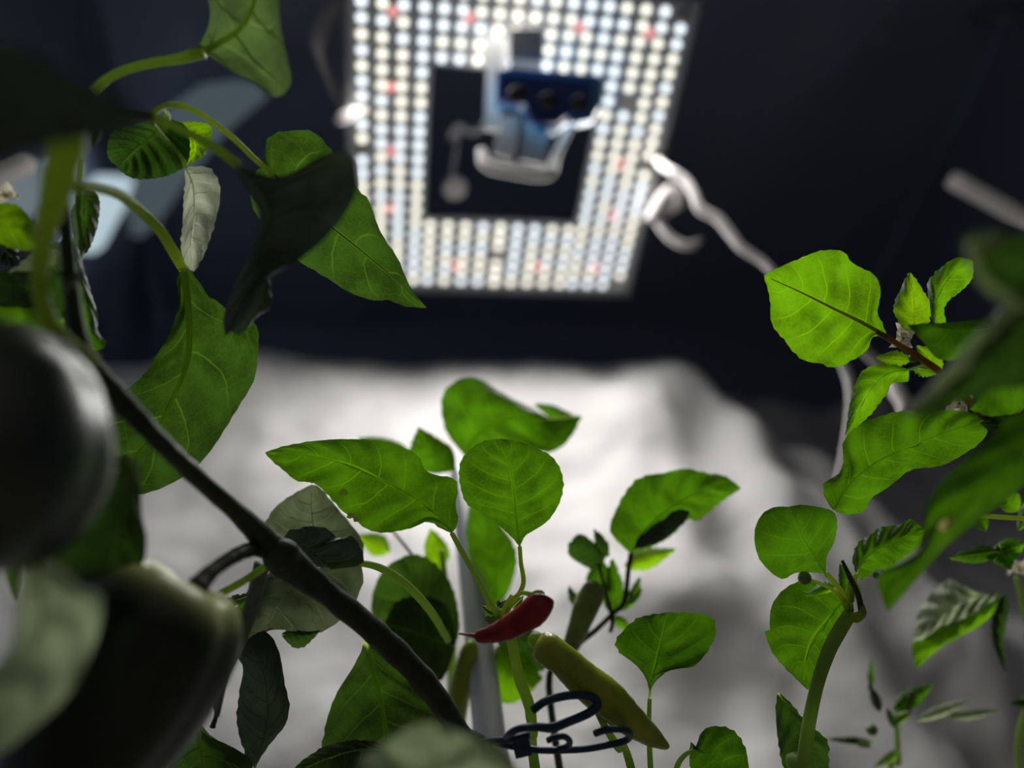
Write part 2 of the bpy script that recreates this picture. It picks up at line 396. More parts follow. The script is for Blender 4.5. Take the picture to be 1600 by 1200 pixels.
def prism(parent, name, m, pts, d, th):
    """flat plate: outline in pixels at distance d, with real thickness th away from the view"""
    a = [W(x, y, d) for x, y in pts]; nrm = (W(800, 600, 1) - W(800, 600, 0)).normalized() * th
    b = [p + nrm for p in a]; n = len(a)
    fs = [tuple(range(n)), tuple(range(2 * n - 1, n - 1, -1))] + [(i, i + n, (i + 1) % n + n, (i + 1) % n) for i in range(n)]
    return new(name, a + b, fs, m, parent, smooth=False)

# ------------------------------------------------------------------ setting
X0, X1, Y0, Y1, ZT = -.36, .95, -.55, .86, 1.25
def sst(a, b, x): t = max(0, min(1, (x - a) / (b - a))); return t * t * (3 - 2 * t)
def grid(name, o, a, b, na, nb, m, amp=0, sc=5, par=None, dirn=None, extra=None):
    o, a, b = Vector(o), Vector(a), Vector(b); nr = dirn or a.cross(b).normalized(); V, fs = [], []
    for i in range(na + 1):
        for j in range(nb + 1):
            p = o + a * i / na + b * j / nb
            if name == 'silver_sheet': p.z *= 1 + .30 * sst(.27, .55, p.x)
            if amp: p = p + nr * amp * noise.fractal(p * sc, .9, 2, 4)
            if extra: p = p + nr * extra(p)
            V.append(p)
    for i in range(na):
        for j in range(nb): q = i * (nb + 1) + j; fs.append((q, q + nb + 1, q + nb + 2, q + 1))
    return new(name, V, fs, m, par)
tag(grid('floor', (X0, Y0, 0), (X1 - X0, 0, 0), (0, Y1 - Y0, 0), 40, 40, M_soil, .003, 30), kind='structure')
tag(grid('ceiling', (X0, Y1, ZT), (X1 - X0, 0, 0), (0, Y0 - Y1, 0), 40, 40, M_film, .03, 3), kind='structure')
tag(grid('wall_back', (X0, Y1, 0), (X1 - X0, 0, 0), (0, 0, ZT), 60, 60, M_film, .006, 4), kind='structure')
tag(grid('wall_left', (X0, Y0, 0), (0, Y1 - Y0, 0), (0, 0, ZT), 60, 60, M_film, .03, 3), kind='structure')
tag(grid('wall_right', (X1, Y1, 0), (0, Y0 - Y1, 0), (0, 0, ZT), 40, 40, M_film, .02, 3), kind='structure')
tag(grid('wall_front', (X1, Y0, 0), (X0 - X1, 0, 0), (0, 0, ZT), 20, 20, M_black, .01, 3), kind='structure')
def sst(a, b, x): t = max(0, min(1, (x - a) / (b - a))); return t * t * (3 - 2 * t)
def fold(p):        # long soft pleats; the right-hand end is bent back and crumpled to darken it
    rgt = sst(.26, .66, p.x + .12 * math.sin(p.z * 9))
    return .005 * math.sin(p.x * 17 + p.z * 5) + .003 * math.sin(p.x * 31 - p.z * 11) - .25 * rgt * (.3 + .7 * sst(.36, .58, p.z)) + .034 * sst(.12, .3, p.x) * noise.noise(Vector((p.x * 15, 3.3, p.z * 13)))
sh = grid('silver_sheet', (X0 + .03, .500, .0), (X1 - X0 - .06, 0, 0), (0, 0, .708), 150, 100, M_sheet, .009, 10, extra=fold, dirn=Vector((0, -1, 0)))
tag(sh, 'wrinkled silver-white reflective sheet covering the lower back wall', 'sheet')
def onx(x, y, X):
    d = RM @ Vector(((x - 800) / F, (600 - y) / F, -1)); return Vector((0, 0, ZC)) + d * (X / d.x)
M_glow = mat('light_patch', (.5, .6, .65), .5, emit=(.52, .66, .72), es=.85)  # emitting colour for pale bluish light, no real opening
M_glow3 = mat('light_patch_dim', (.3, .35, .4), .5, emit=(.40, .50, .54), es=.10)
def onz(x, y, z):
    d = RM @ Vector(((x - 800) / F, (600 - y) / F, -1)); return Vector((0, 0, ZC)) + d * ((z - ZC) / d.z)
M_glow2 = mat('light_patch_mid', (.3, .35, .4), .5, emit=(.36, .45, .50), es=.35)
for q, mm, nm in (([(146, 372), (172, 296), (190, 274), (210, 280), (196, 322), (162, 386), (148, 396), (138, 390)], M_glow, 'glow_patch_1'), ([(98, 330), (104, 262), (126, 246), (134, 290), (118, 360)], M_glow2, 'glow_patch_2'), ([(205, 345), (240, 250), (300, 170), (350, 135), (400, 128), (420, 150), (360, 200), (300, 270), (250, 345), (222, 370)], M_glow3, 'glow_patch_4'), ([(38, 300), (46, 250), (60, 250), (56, 330), (44, 350)], M_glow2, 'glow_patch_3')):  # glowing patches added to stand in for bluish light on wall and ceiling
    a_ = [onx(x, y, X0 + .035) if mm is not M_glow3 else onz(x, y, ZT - .045) for x, y in q]; n_ = len(a_); b_ = [p - Vector((.03, 0, 0)) for p in a_]
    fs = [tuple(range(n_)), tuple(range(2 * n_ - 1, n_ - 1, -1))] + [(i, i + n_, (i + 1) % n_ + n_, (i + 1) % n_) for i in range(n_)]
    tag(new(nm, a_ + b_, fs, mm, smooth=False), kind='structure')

# ------------------------------------------------------------------ grow light
T = Vector((-0.01015279, 0.15488729, 0.60496298 + ZC)); PU, PV = .015, .015 * .7576
def G(u, v, dz=0): return T + Vector((u * PU, v * PV, dz))
gl = thing('grow_light', 'square grow light panel of many small glowing diodes around a square hole', 'lamp', G(8, 11))
def ring(name, m, uo, vo_, ui, vi, z0, z1):
    o = [(uo[0], vo_[0]), (uo[1], vo_[0]), (uo[1], vo_[1]), (uo[0], vo_[1])]; i_ = [(ui[0], vi[0]), (ui[1], vi[0]), (ui[1], vi[1]), (ui[0], vi[1])]
    V = [G(u, v, z) for z in (z0, z1) for u, v in o + i_]; fs = []
    for k in range(4):
        q = (k + 1) % 4
        fs += [(k, q, 4 + q, 4 + k), (8 + k, 12 + k, 12 + q, 8 + q), (k, 8 + k, 8 + q, q), (4 + k, 4 + q, 12 + q, 12 + k)]
    return new(name, V, fs, m, gl, smooth=False)
UO, VO, UI, VI = (-.75, 16.75), (-.8, 22.5), (3.5, 12.5), (4.6, 16.0)
ring('circuit_board', M_board, UO, VO, UI, VI, .0, .003)
ring('outer_rim', M_rim, (UO[0] - .15, UO[1] + .15), (VO[0] - .2, VO[1] + .2), UO, VO, -.002, .008)
ring('heat_sink', M_rim, (UO[0] + .2, UO[1] - .2), (VO[0] + .3, VO[1] - .3), (UI[0] - .1, UI[1] + .1), (VI[0] - .15, VI[1] + .15), .0031, .012)
bm = bmesh.new(); bmesh.ops.create_cone(bm, segments=10, radius1=.0036, radius2=.0030, depth=.0016, cap_ends=True)
bmesh.ops.rotate(bm, verts=bm.verts, matrix=Matrix.Rotation(math.pi, 3, 'X'))
leds = []
for kx, mm in enumerate((M_led1, M_led2, M_ledr)):
    me = bpy.data.meshes.new('led'); bm.to_mesh(me); me.materials.append(mm); leds.append(me)
bm.free()
def put(me, u, v, nm, z=-.0009):
    o = bpy.data.objects.new(nm, me); col.objects.link(o); o.parent = gl; o.location = G(u, v, z) - Vector(gl['_o']); return o
rr = random.Random(7)
def led(u, v): put(leds[1 if rr.random() < .42 else 0], u, v, 'led')
vin = [i * 21.65 / 21 for i in range(22)]; vout = [float(i) for i in range(11)] + [i + 11.65 for i in range(11)]
for c in range(4):
    for side in (0, 13):
        outer = (side == 0 and c == 0) or (side == 13 and c == 3)
        for r_, v in enumerate(vout if outer else vin):
            if outer and r_ in (0, 21): continue
            if side == 13 and c == 1 and r_ == 6: continue
            led(side + c, v)
for r_ in range(5):
    for c in range(10): led(3.95 + c * .905, r_ * 1.02)
for r_, v in enumerate((16.65, 17.6, 18.6, 19.6, 20.6, 21.65)):
    for c in range(9):
        vv_ = v
        if c == 4: vv_ = (16.6, 17.45, 18.3, 20.0, 20.85, 21.7)[r_]
        led(3.85 + c * 1.04, vv_)
def onplane(x, y, z):
    d = RM @ Vector(((x - 800) / F, (600 - y) / F, -1)); return Vector((0, 0, ZC)) + d * ((z - ZC) / d.z)
for x, y in ((614, 18), (734, 28), (906, 43), (1015, 52), (611, 136), (611, 236), (969, 256), (711, 415), (840, 416), (931, 418), (609, 325), (957, 336)):
    q = onplane(x, y, T.z); put(leds[2], (q.x - T.x) / PU, (q.y - T.y) / PV, 'red_led', -.0012)
bm = bmesh.new(); bmesh.ops.create_cone(bm, segments=12, radius1=.0045, radius2=.0045, depth=.002, cap_ends=True)
me = bpy.data.meshes.new('screw'); bm.to_mesh(me); bm.free(); me.materials.append(M_screw)
for u, v in ((0, 10.8), (16, 10.8), (14, 6.2), (8.0, 19.15), (0, .1), (16, .1), (16, 21.5), (0, 21.5)): put(me, u, v, 'screw')
for i, (u0, u1, v0, v1) in enumerate(((-.5, 3.4, -.3, 22), (12.6, 16.5, -.3, 22), (3.4, 12.6, -.3, 4.5), (3.4, 12.6, 16.3, 22))):
    ld = bpy.data.lights.new('lamp_light', 'AREA'); ld.shape = 'RECTANGLE'; ld.size = (u1 - u0) * PU; ld.size_y = (v1 - v0) * PV
    ld.color = (1, .985, .95); ld.energy = LAMP_L * math.pi * ld.size * ld.size_y
    o = bpy.data.objects.new('lamp_light', ld); col.objects.link(o); o.parent = gl; o.location = G((u0 + u1) / 2, (v0 + v1) / 2, -.005) - Vector(gl['_o'])

# hanger below / in the hole of the lamp
hg = thing('lamp_hanger', 'blue clamp with three dark knobs on a metal bracket in the lamp hole', 'clamp', W(850, 150, .55))
prism(hg, 'blue_plate', M_bluel, [(776, 112), (800, 106), (930, 118), (943, 128), (938, 165), (925, 188), (905, 192), (886, 190), (868, 205), (840, 200), (822, 190), (818, 168), (776, 162)], .553, .010)
o = prism(hg, 'blue_body', M_bluep, [(784, 116), (924, 128), (918, 172), (890, 178), (870, 194), (830, 190), (822, 162), (780, 157)], .545, .007)
for x, y in ((806, 148), (856, 158), (904, 162)): tube(hg, 'knob', M_knob, [(x, y, .546), (x + 1, y + 1, .537)], 27, sides=14)
prism(hg, 'top_block', M_zinc, [(798, 45), (845, 45), (850, 62), (848, 96), (796, 92)], .565, .02)
prism(hg, 'strap', M_white, [(762, 60), (790, 62), (786, 112), (780, 205), (756, 200)], .575, .004)
prism(hg, 'bracket_plate', M_zinc, [(818, 195), (858, 200), (852, 258), (812, 250)], .575, .004)
prism(hg, 'bracket_plate', M_zinc, [(786, 180), (812, 182), (800, 250), (768, 240)], .585, .004)
tube(hg, 'bracket_bar', M_beige, [(752, 235, .58), (760, 258, .575), (800, 268, .57), (855, 272, .57), (868, 245, .575), (892, 195, .58)], [14, 18, 18, 20, 14, 9])
tube(hg, 'hook', M_zinc, [(766, 190, .63), (740, 208, .63), (716, 200, .63), (706, 218, .63)], [16, 10, 16, 22])
tube(hg, 'cable_end', M_cord, [(714, 225, .66), (708, 262, .66), (704, 292, .66)], [5, 6, 8])
ball(hg, 'cable_foot', M_cord, 711, 294, .66, 19, squash=.5)

# cords and rods
c = tube(None, 'power_cord', M_cord, [(537, -4, .60), (510, 30, .60), (499, 62, .60), (503, 95, .61), (522, 140, .63), (545, 185, .65), (552, 215, .66)], [10, 24, 24, 12, 9, 9, 9]); tag(c, 'pale looped cord hanging left of the lamp panel', 'cord')
c = tube(None, 'cord_end', M_cord, [(522, 190, .58), (540, 182, .585), (560, 170, .60)], [12, 18, 16], blob=True); tag(c, 'short white cord end at the left edge of the lamp', 'cord')
c = tube(None, 'hanging_cord', M_cord, [(1026, 250, .668), (1040, 262, .64), (1050, 268, .60), (1072, 284, .585), (1086, 306, .57), (1094, 326, .56), (1122, 342, .55), (1142, 366, .54), (1160, 388, .53), (1190, 408, .52), (1214, 432, .51), (1260, 480, .50), (1316, 566, .49), (1330, 620, .48), (1322, 690, .47), (1308, 760, .46)], [12, 12, 15, 16, 16, 17, 17, 17, 15, 13, 13, 12, 16, 15, 13, 12]); tag(c, 'wavy white cord running from the lamp down behind the round bright leaf', 'cord')
c = tube(None, 'cord_loop', M_cord, [(1015, 345, .68), (1045, 300, .67), (1062, 312, .67), (1040, 328, .68), (1030, 346, .68), (1048, 372, .68), (1075, 384, .68), (1094, 376, .69)], [18, 22, 24, 20, 13, 12, 13, 10]); tag(c, 'grey curled cord loop beside the right edge of the lamp', 'cord')
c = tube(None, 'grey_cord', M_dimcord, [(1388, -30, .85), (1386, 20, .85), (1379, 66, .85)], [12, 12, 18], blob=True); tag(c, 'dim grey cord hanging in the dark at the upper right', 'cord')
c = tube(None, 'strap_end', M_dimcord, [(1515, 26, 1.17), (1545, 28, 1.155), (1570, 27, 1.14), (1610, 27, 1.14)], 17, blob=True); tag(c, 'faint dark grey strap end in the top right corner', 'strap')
tube([o for o in bpy.data.objects if o.name == 'hanging_cord'][0], 'cord_loop', M_cord, [(1290, 515, .495), (1340, 540, .495), (1388, 585, .50), (1402, 612, .49), (1414, 640, .48), (1400, 680, .475), (1322, 700, .47)], [12, 16, 20, 26, 22, 16, 12])
def rod(name, a, b, wpx, m, lab, cat='rod'):
    A, B = W(*a), W(*b); r = wpx / 2 * a[2] / F; P = [A.lerp(B, i / 12) for i in range(13)]
    tv = (B - A).normalized()
    P = [A - tv * r * .3] + P; Rr = [r * .65] + [r] * 13
    v, f = sweep(P, Rr, 20); o = new(name, v, f, m); tag(o, lab, cat); return o
rod('white_rod', (1488, 280, .66), (1800, 455, .62), 27, M_pvc, 'white plastic rod sticking in from the right edge')
rod('white_tube', (44, 250, .54), (-140, 350, .50), 38, M_pvc, 'white tube end at the left edge behind the leaves')
# vertical support pole
P0 = W(762, 1120, .33); ptop = P0 + Vector((0, 0, .137)); r0 = 50 / 2 * .33 / F
v, f = sweep([Vector((P0.x, P0.y, -.003)), P0, P0.lerp(ptop, .5), ptop, ptop + Vector((0, 0, .002))], [r0, r0, r0, r0, r0 * .85], 28)
c = new('support_pole', v, f, M_tube); tag(c, 'smooth grey vertical pole behind the red chili', 'pole')
#PLANTS
# ------------------------------------------------------------------ bell pepper plant (left)
def bell(par, A, B, hw, lobes, m, label, rot=0, rnd=False):
    a, b = W(*A), W(*B); ax = (b - a); Ln = ax.length; ax.normalize(); u = ax.orthogonal().normalized(); v = ax.cross(u); R_ = hw * A[2] / F
    prof = [(.07, .0), (.05, .12), (.02, .28), (.0, .45), (.01, .62), (.05, .78), (.11, .90), (.2, .98), (.33, 1), (.48, .985), (.62, .93), (.75, .84), (.86, .70), (.94, .50), (.97, .32), (.95, .15), (.93, 0)]
    if rnd: prof = [(.08, 0), (.04, .12)] + [((1 - math.cos(a_ * math.pi / 16)) / 2 * .96 + .02, math.sin(a_ * math.pi / 16) ** .8) for a_ in range(2, 16)] + [(.965, .12), (.96, 0)]
    prof = cr([Vector((p[0], p[1], 0)) for p in prof], 3); V, fs, U = [], [], []; q = 56
    for i, p in enumerate(prof):
        for k in range(q):
            f = 2 * math.pi * k / q + rot; g = abs(math.sin(f * lobes / 2)) ** .55
            rr_ = R_ * p.y * (.90 + .10 * g) * (1 + .03 * noise.noise(Vector((math.cos(f), math.sin(f), p.x * 3 + rot))))
            ad = p.x * Ln - (.05 * Ln * (g - .5) * min(1, p.y * 1.6) if p.x < .3 else -.03 * Ln * (g - .5) * min(1, p.y * 2) if p.x > .8 else 0)
            V.append(a + ax * ad + (u * math.cos(f) + v * math.sin(f)) * rr_); U.append((i / (len(prof) - 1), k / q))
    for i in range(len(prof) - 1):
        for k in range(q): fs.append((i * q + k, i * q + (k + 1) % q, (i + 1) * q + (k + 1) % q, (i + 1) * q + k))
    o = new('bell_pepper', V, fs, m, par, U); o['label'] = label
    return o
p = thing('bell_pepper_plant', 'large bell pepper plant on the left with thick diagonal stem and two dark peppers', 'plant', (-.02, .26, 0))
tube(p, 'stem', M_stemlit, [(112, 175, .172), (101, 240, .172), (85, 310, .175), (68, 370, .18), (62, 430, .185), (70, 485, .188), (95, 530, .192), (140, 570, .198)], [54, 54, 42, 30, 26, 27, 34, 42], 'light green curved upper stem', rough=.15)
tube(p, 'stem', M_stemdk, [(120, 560, .20), (150, 590, .20), (200, 638, .205), (250, 690, .21), (300, 738, .22), (370, 800, .23), (425, 855, .24), (445, 875, .243), (500, 918, .248), (560, 966, .255), (600, 1000, .258), (650, 1050, .262), (690, 1100, .265), (720, 1150, .27), (770, 1230, .27)],
     [44, 44, 36, 30, 30, 32, 44, 56, 40, 38, 38, 38, 36, 36, 36], rough=.12, down=(.02, .25), sides=14)
ball(p, 'stem_node', M_stemdk, 440, 868, .240, 30, squash=.8)
tube(p, 'side_stem', M_stemdk, [(98, 300, .192), (104, 370, .195), (110, 440, .197), (118, 500, .20), (130, 550, .20)], [18, 22, 24, 26, 28], 'dark brown straight side stem')
tube(p, 'side_stem', M_stemgr, [(410, 880, .25), (395, 940, .25), (375, 1000, .25), (350, 1060, .25), (340, 1120, .25)], [26, 24, 22, 16, 6], 'grey fuzzy side stem')
tube(p, 'side_stem', M_stem, [(415, 885, .245), (380, 908, .243), (335, 932, .24), (310, 942, .238)], [12, 12, 12, 11], 'thin green side stem')
tube(p, 'withered_twig', M_stemdk, [(338, 1060, .26), (336, 1090, .26), (338, 1115, .26), (332, 1136, .26)], [5, 6, 7, 8], rough=.5)
tube(p, 'upper_stem', M_stemdk, [(120, 160, .20), (160, 170, .20), (205, 178, .205), (235, 182, .21)], [26, 24, 20, 16])
# peppers
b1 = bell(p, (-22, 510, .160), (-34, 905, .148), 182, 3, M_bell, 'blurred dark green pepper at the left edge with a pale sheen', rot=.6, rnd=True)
b2 = bell(p, (284, 908, .205), (52, 1290, .185), 142, 3, M_bell2, 'long dark green pepper at the bottom left with lit shoulders painted yellowish', rot=1.2)
tube(b2, 'pepper_stalk', M_stemdk, [(296, 935, .206), (308, 918, .208), (335, 890, .215), (372, 866, .225), (400, 858, .235), (425, 862, .24)], [34, 36, 24, 24, 24, 28], rough=.1)
tube(b1, 'pepper_stalk', M_stemdk, [(-20, 535, .165), (20, 510, .17), (80, 530, .185), (125, 555, .195)], [22, 16, 16, 20])
# leaves of the pepper plant
leaf(p, 'sage', [(318, 80), (345, 66), (378, 42), (402, -10), (420, -90)], [(300, 92), (322, 50), (328, 20), (325, -20), (350, -70)], [(350, 104), (392, 126), (415, 141), (430, 152), (446, 144), (455, 124), (447, 85), (438, 40), (432, -40)],
     (.235, .228, .22), cl=.008, cr_=-.010, wr=.0009, n=34, k=10, rib=14, nv=4, ser=.5, ribm=M_stemlit, pet=[(280, 92), (240, 98), (200, 108), (170, 122), (146, 142)], petw=[22, 17, 15, 14, 14, 16], petm=M_stem, label='large drooping leaf at the top with a thick pale green petiole')
leaf(p, 'dark', [(-140, 150), (-40, 150), (70, 165), (160, 180), (232, 188)], [(-100, 60), (-20, 62), (40, 78), (100, 112), (150, 140), (205, 168)], [(-100, 280), (-20, 262), (40, 238), (110, 222), (180, 212)],
     (.118, .118, .125), wr=.001, rib=10, nv=5, ser=.3, label='very blurred dark leaf nearest the lens at the upper left')
leaf(p, 'deep', [(268, 186), (245, 205), (215, 232), (185, 262)], [(238, 186), (205, 196), (178, 205), (168, 228), (170, 248)], [(292, 200), (296, 245), (280, 266), (252, 277), (220, 280), (198, 274)], (.262, .262, .262), wr=.0022, nv=8, n=36, k=9, rib=5, ribm=M_vein, cl=.003, cr_=.003, label='small glossy puckered leaf hanging under the upper stem')
leaf(p, 'yellow', [(278, 192), (300, 215), (305, 238), (290, 258)], [(275, 208), (276, 228), (282, 248)], [(300, 190), (328, 196), (330, 215), (322, 240), (306, 252)], .268, wr=.0018, nv=8, rib=3, label='bright puckered little leaf half behind the upper stem')
leaf(p, 'hang', [(290, 262), (302, 292), (303, 340), (299, 385), (303, 424)], [(288, 290), (286, 335), (283, 385), (288, 410)], [(312, 260), (332, 266), (343, 290), (342, 325), (330, 368), (315, 405)], (.262, .258, .258), cl=.006, cr_=.006, wr=.001, rib=4, nv=4, pet=[(283, 245, .26), (262, 220, .255), (236, 190, .24)], petw=[7, 6, 5, 6], petm=M_stemlit, label='pale grey-green narrow hanging leaf')
leaf(p, 'pepper', [(286, 418), (293, 470), (296, 530), (290, 575), (262, 640), (222, 700), (165, 752)], [(276, 440), (279, 480), (264, 522), (244, 556), (222, 588), (184, 620), (147, 656), (146, 700)],
     [(300, 425), (326, 464), (334, 466), (360, 488), (392, 500), (404, 520), (402, 565), (394, 600), (370, 640), (332, 700), (300, 735), (262, 758), (226, 771), (195, 770)], (.262, .268, .262), cl=-.006, cr_=-.005, wr=.0013, n=44, k=12, rib=15, nv=6, ser=.8, ribm=M_stemlit,
     pet=[(272, 395, .258), (250, 360, .25), (222, 332, .24), (190, 306, .225), (150, 293, .21), (118, 292, .20)], petw=[18, 18, 17, 17, 17, 18, 20], petm=M_stemlit, label='broad curved leaf with a long arching petiole, centre of the left plant')
leaf(p, 'dark', [(372, 258), (405, 305), (420, 350), (405, 410), (380, 465), (352, 524)], [(374, 280), (392, 308), (405, 335), (398, 365), (384, 408), (364, 452), (349, 495)],
     [(400, 270), (437, 276), (470, 262), (500, 244), (532, 236), (550, 248), (556, 280), (556, 300), (540, 332), (508, 372), (468, 406), (425, 428), (404, 450), (390, 480), (375, 508)], (.225, .218, .235), cl=.006, cr_=-.010, wr=.0009, n=40, k=11, rib=12, nv=5, ser=.4,
     pet=[(345, 237, .222), (310, 216, .218), (270, 196, .214), (234, 180, .21)], petw=[18, 16, 15, 15, 17], petm=M_stem, label='big dark folded leaf hanging in front of the lamp edge')
leaf(p, 'dark', [(412, 430), (410, 455), (395, 490), (372, 524)], [(396, 445), (380, 480), (362, 512)], [(422, 438), (425, 465), (421, 484), (404, 494), (388, 512)], (.238, .24, .24), wr=.0006, rib=0, ser=.8, label='rolled dark tip below the big dark leaf')
leaf(p, 'pepper', [(428, 272), (470, 312), (515, 352), (560, 388), (610, 430), (667, 481)], [(405, 262), (392, 300), (400, 335), (432, 372), (462, 404), (500, 428), (545, 456), (588, 470), (606, 468), (635, 479)],
     [(414, 250), (420, 214), (450, 204), (490, 207), (520, 238), (558, 294), (576, 312), (590, 352), (602, 374), (625, 410), (641, 450)], (.262, .268, .268), cl=.007, cr_=-.007, wr=.0007, n=40, k=11, rib=4, nv=6, ser=1.1, ribm=M_stemdk,
     pet=[(400, 250, .255), (360, 212, .245), (310, 176, .24), (268, 164, .235), (232, 180, .225)], petw=[9, 9, 9, 9, 10, 11], petm=M_stemlit, label='bright green pointed leaf beside the lamp, partly behind the dark leaf')
sm(p, 'yellow', (258, 172), (266, 190), 5, .25, label='tiny new leaf at the upper joint')
sm(p, 'pepper', (158, 200), (145, 232), 7, .225, label='small curled leaf under the near dark leaf')
leaf(p, 'deep', [(205, 710), (195, 780), (178, 860), (158, 962)], [(150, 722), (120, 800), (72, 858), (86, 882), (122, 912), (150, 930)], [(218, 740), (221, 800), (229, 848), (220, 900), (195, 938)], (.205, .195, .19), wr=.001, rib=6, nv=5, ser=.3, n=30, label='soft dark green leaf hanging between the two peppers')
leaf(p, 'pale', [(58, 868), (66, 960), (45, 1040), (-20, 1110), (-90, 1180)], [(36, 880), (24, 960), (12, 1020), (-30, 1060), (-80, 1110)], [(90, 880), (125, 912), (160, 930), (150, 1000), (112, 1078), (50, 1140), (-10, 1180)], (.155, .148, .145), cl=.004, cr_=.004, wr=.001, rib=12, nv=4, ser=.3, n=30, label='pale blurred leaf covering the bottom left corner')
sm(p, 'bright', (18, 862), (24, 940), 12, .21, label='sliver of bright leaf left of the pale leaf')
leaf(p, 'deep', [(306, 1120), (312, 1160), (318, 1210), (320, 1250)], [(290, 1150), (268, 1190), (262, 1215), (290, 1240)], [(330, 1150), (372, 1172), (395, 1195), (380, 1240)], .262, rib=12, ribm=M_stemlit, nv=4, label='leaf with a thick pale rib at the bottom edge')
leaf(p, 'dark', [(398, 1200), (415, 1140), (418, 1090), (408, 1040), (385, 1000)], [(384, 1180), (370, 1130), (374, 1080), (380, 1045), (366, 1015)], [(420, 1165), (446, 1132), (452, 1100), (444, 1062), (434, 1012), (412, 986)], .272, cl=.005, cr_=.005, wr=.0006, rib=5, nv=6, ser=1, ribm=M_veind, label='narrow dark serrated leaf with fine ribs under the diagonal stem')
leaf(p, 'grey', [(500, 885), (462, 905), (430, 950), (400, 1010), (385, 1022)], [(470, 880), (420, 895), (396, 940), (380, 990)], [(540, 880), (568, 890), (560, 930), (535, 966), (500, 988), (460, 988), (420, 975)], .282, wr=.0008, rib=5, nv=5, label='dull green leaf passing under the stem fork')
leaf(p, 'dark', [(515, 886), (495, 868), (470, 848), (452, 828)], [(480, 885), (450, 870), (440, 848)], [(548, 886), (568, 878), (566, 862), (552, 838), (530, 841), (510, 826), (482, 822)], .272, wr=.0009, rib=4, nv=5, ser=1,
     pet=[(560, 880, .275), (600, 890, .28), (640, 918, .285), (675, 958, .30), (700, 1000, .315), (706, 1015, .325)], petw=[10, 10, 12, 13, 13, 12], petm=M_stem, label='dark notched leaf right of the stem fork with a long petiole')
leaf(p, 'grey', [(500, 888), (492, 840), (486, 790), (487, 757)], [(450, 880), (412, 838), (424, 800), (455, 774)], [(555, 880), (568, 850), (545, 815), (520, 785), (500, 762)], .30, wr=.0008, rib=5, ribm=M_veind, nv=4, label='grey-green rounded leaf behind the pointed chili leaf')
sm(p, 'deep', (392, 930), (332, 950), 8, .275)
sm(p, 'deep', (440, 992), (500, 985), (12, 24), .285, label='small dark leaf with a yellow speck below the stem fork')
sm(p, 'mid', (430, 900), (352, 1000), 20, .285)
leaf(p, 'pepper', [(571, 1000), (583, 1050), (596, 1100), (604, 1150), (612, 1230)], [(556, 1035), (528, 1080), (512, 1120), (502, 1170), (498, 1210)], [(600, 1020), (640, 1060), (680, 1100), (712, 1135), (700, 1200)], (.282, .285, .28), wr=.001, rib=12, ribm=M_vein, nv=5, n=34, k=9, ser=.9, label='large triangular leaf hanging below the diagonal stem')
leaf(p, 'deep', [(620, 1172), (560, 1172), (500, 1190), (450, 1215)], [(580, 1158), (540, 1158), (500, 1170), (465, 1195)], [(600, 1200), (540, 1230), (490, 1230)], .268, rib=5, label='dark leaf along the bottom edge')
leaf(p, 'pale', [(680, 1240), (680, 1190), (672, 1150), (668, 1128)], [(600, 1230), (560, 1195), (600, 1160), (635, 1140)], [(780, 1240), (800, 1195), (760, 1165), (710, 1140)], (.165, .16, .158), wr=.003, rib=10, ribm=M_stem, nv=3, curl=1.5, ser=.2, label='blurred crumpled pale leaf at the bottom centre')
leaf(p, 'deep', [(760, 1250), (740, 1200), (735, 1160), (732, 1148)], [(690, 1220), (700, 1170), (715, 1150)], [(810, 1230), (800, 1190), (770, 1160)], (.19, .185, .18), wr=.002, rib=6, nv=3, ser=.2)

# leafy plant further back on the left edge
p = thing('leafy_pepper_plant', 'smaller leafy pepper plant crowded at the left edge behind the thick curved stem', 'plant', (-.14, .20, 0))
tube(p, 'stem', M_stem, [(128, 250, .25), (122, 320, .25), (125, 400, .25), (60, 470, .24), (-60, 560, .24)], [8, 8, 9, 11, 14], down=(-.14, .20))
leaf(p, 'pepper', [(132, 296), (134, 330), (130, 370), (124, 402)], [(122, 312), (112, 332), (117, 378)], [(154, 306), (154, 345), (143, 382), (133, 398)], .25, rib=4, nv=5, label='upright narrow leaf beside the thick stem')
leaf(p, 'yellow', [(-30, 330), (0, 345), (30, 362), (62, 386)], [(-10, 318), (25, 320), (50, 345)], [(-10, 372), (20, 388), (45, 391)], .23, rib=4, nv=4, wr=.001, label='bright yellow-green leaf at the left edge')
leaf(p, 'mid', [(115, 372), (126, 430), (138, 490), (154, 548)], [(112, 400), (120, 450), (128, 510), (140, 545)], [(126, 400), (140, 450), (152, 490), (152, 516), (166, 536)], .245, rib=3, nv=5, label='long narrow leaf along the dark side stem')
leaf(p, 'dark', [(-20, 370), (0, 385), (20, 402), (30, 415)], [(0, 366), (22, 378), (30, 398)], [(-10, 410), (10, 416)], .24, wr=.002, rib=2)
leaf(p, 'grey', [(120, 380), (80, 400), (45, 418), (10, 428)], [(100, 376), (60, 390), (25, 415)], [(118, 420), (90, 445), (50, 440)], .25, rib=3, wr=.001, label='dull grey-green leaf behind the curved stem')
leaf(p, 'deep', [(120, 450), (70, 450), (20, 445), (-50, 440)], [(100, 426), (50, 424), (0, 424), (-30, 424)], [(110, 480), (60, 482), (0, 478), (-30, 470)], .225, rib=3, label='dark blurred leaf under the bright one')
leaf(p, 'bright', [(100, 500), (60, 495), (10, 485), (-50, 480)], [(80, 482), (40, 472), (0, 468), (-30, 468)], [(100, 530), (60, 540), (0, 515), (-30, 500)], .228, rib=3)
leaf(p, 'mid', [(80, 410), (100, 440), (110, 470), (90, 500)], [(70, 430), (70, 460), (78, 485)], [(110, 430), (118, 455), (108, 490)], .235, rib=3, nv=4)
sm(p, 'dark', (98, 458), (140, 414), 7, .19, label='small pointed blurred leaf across the dark side stem')
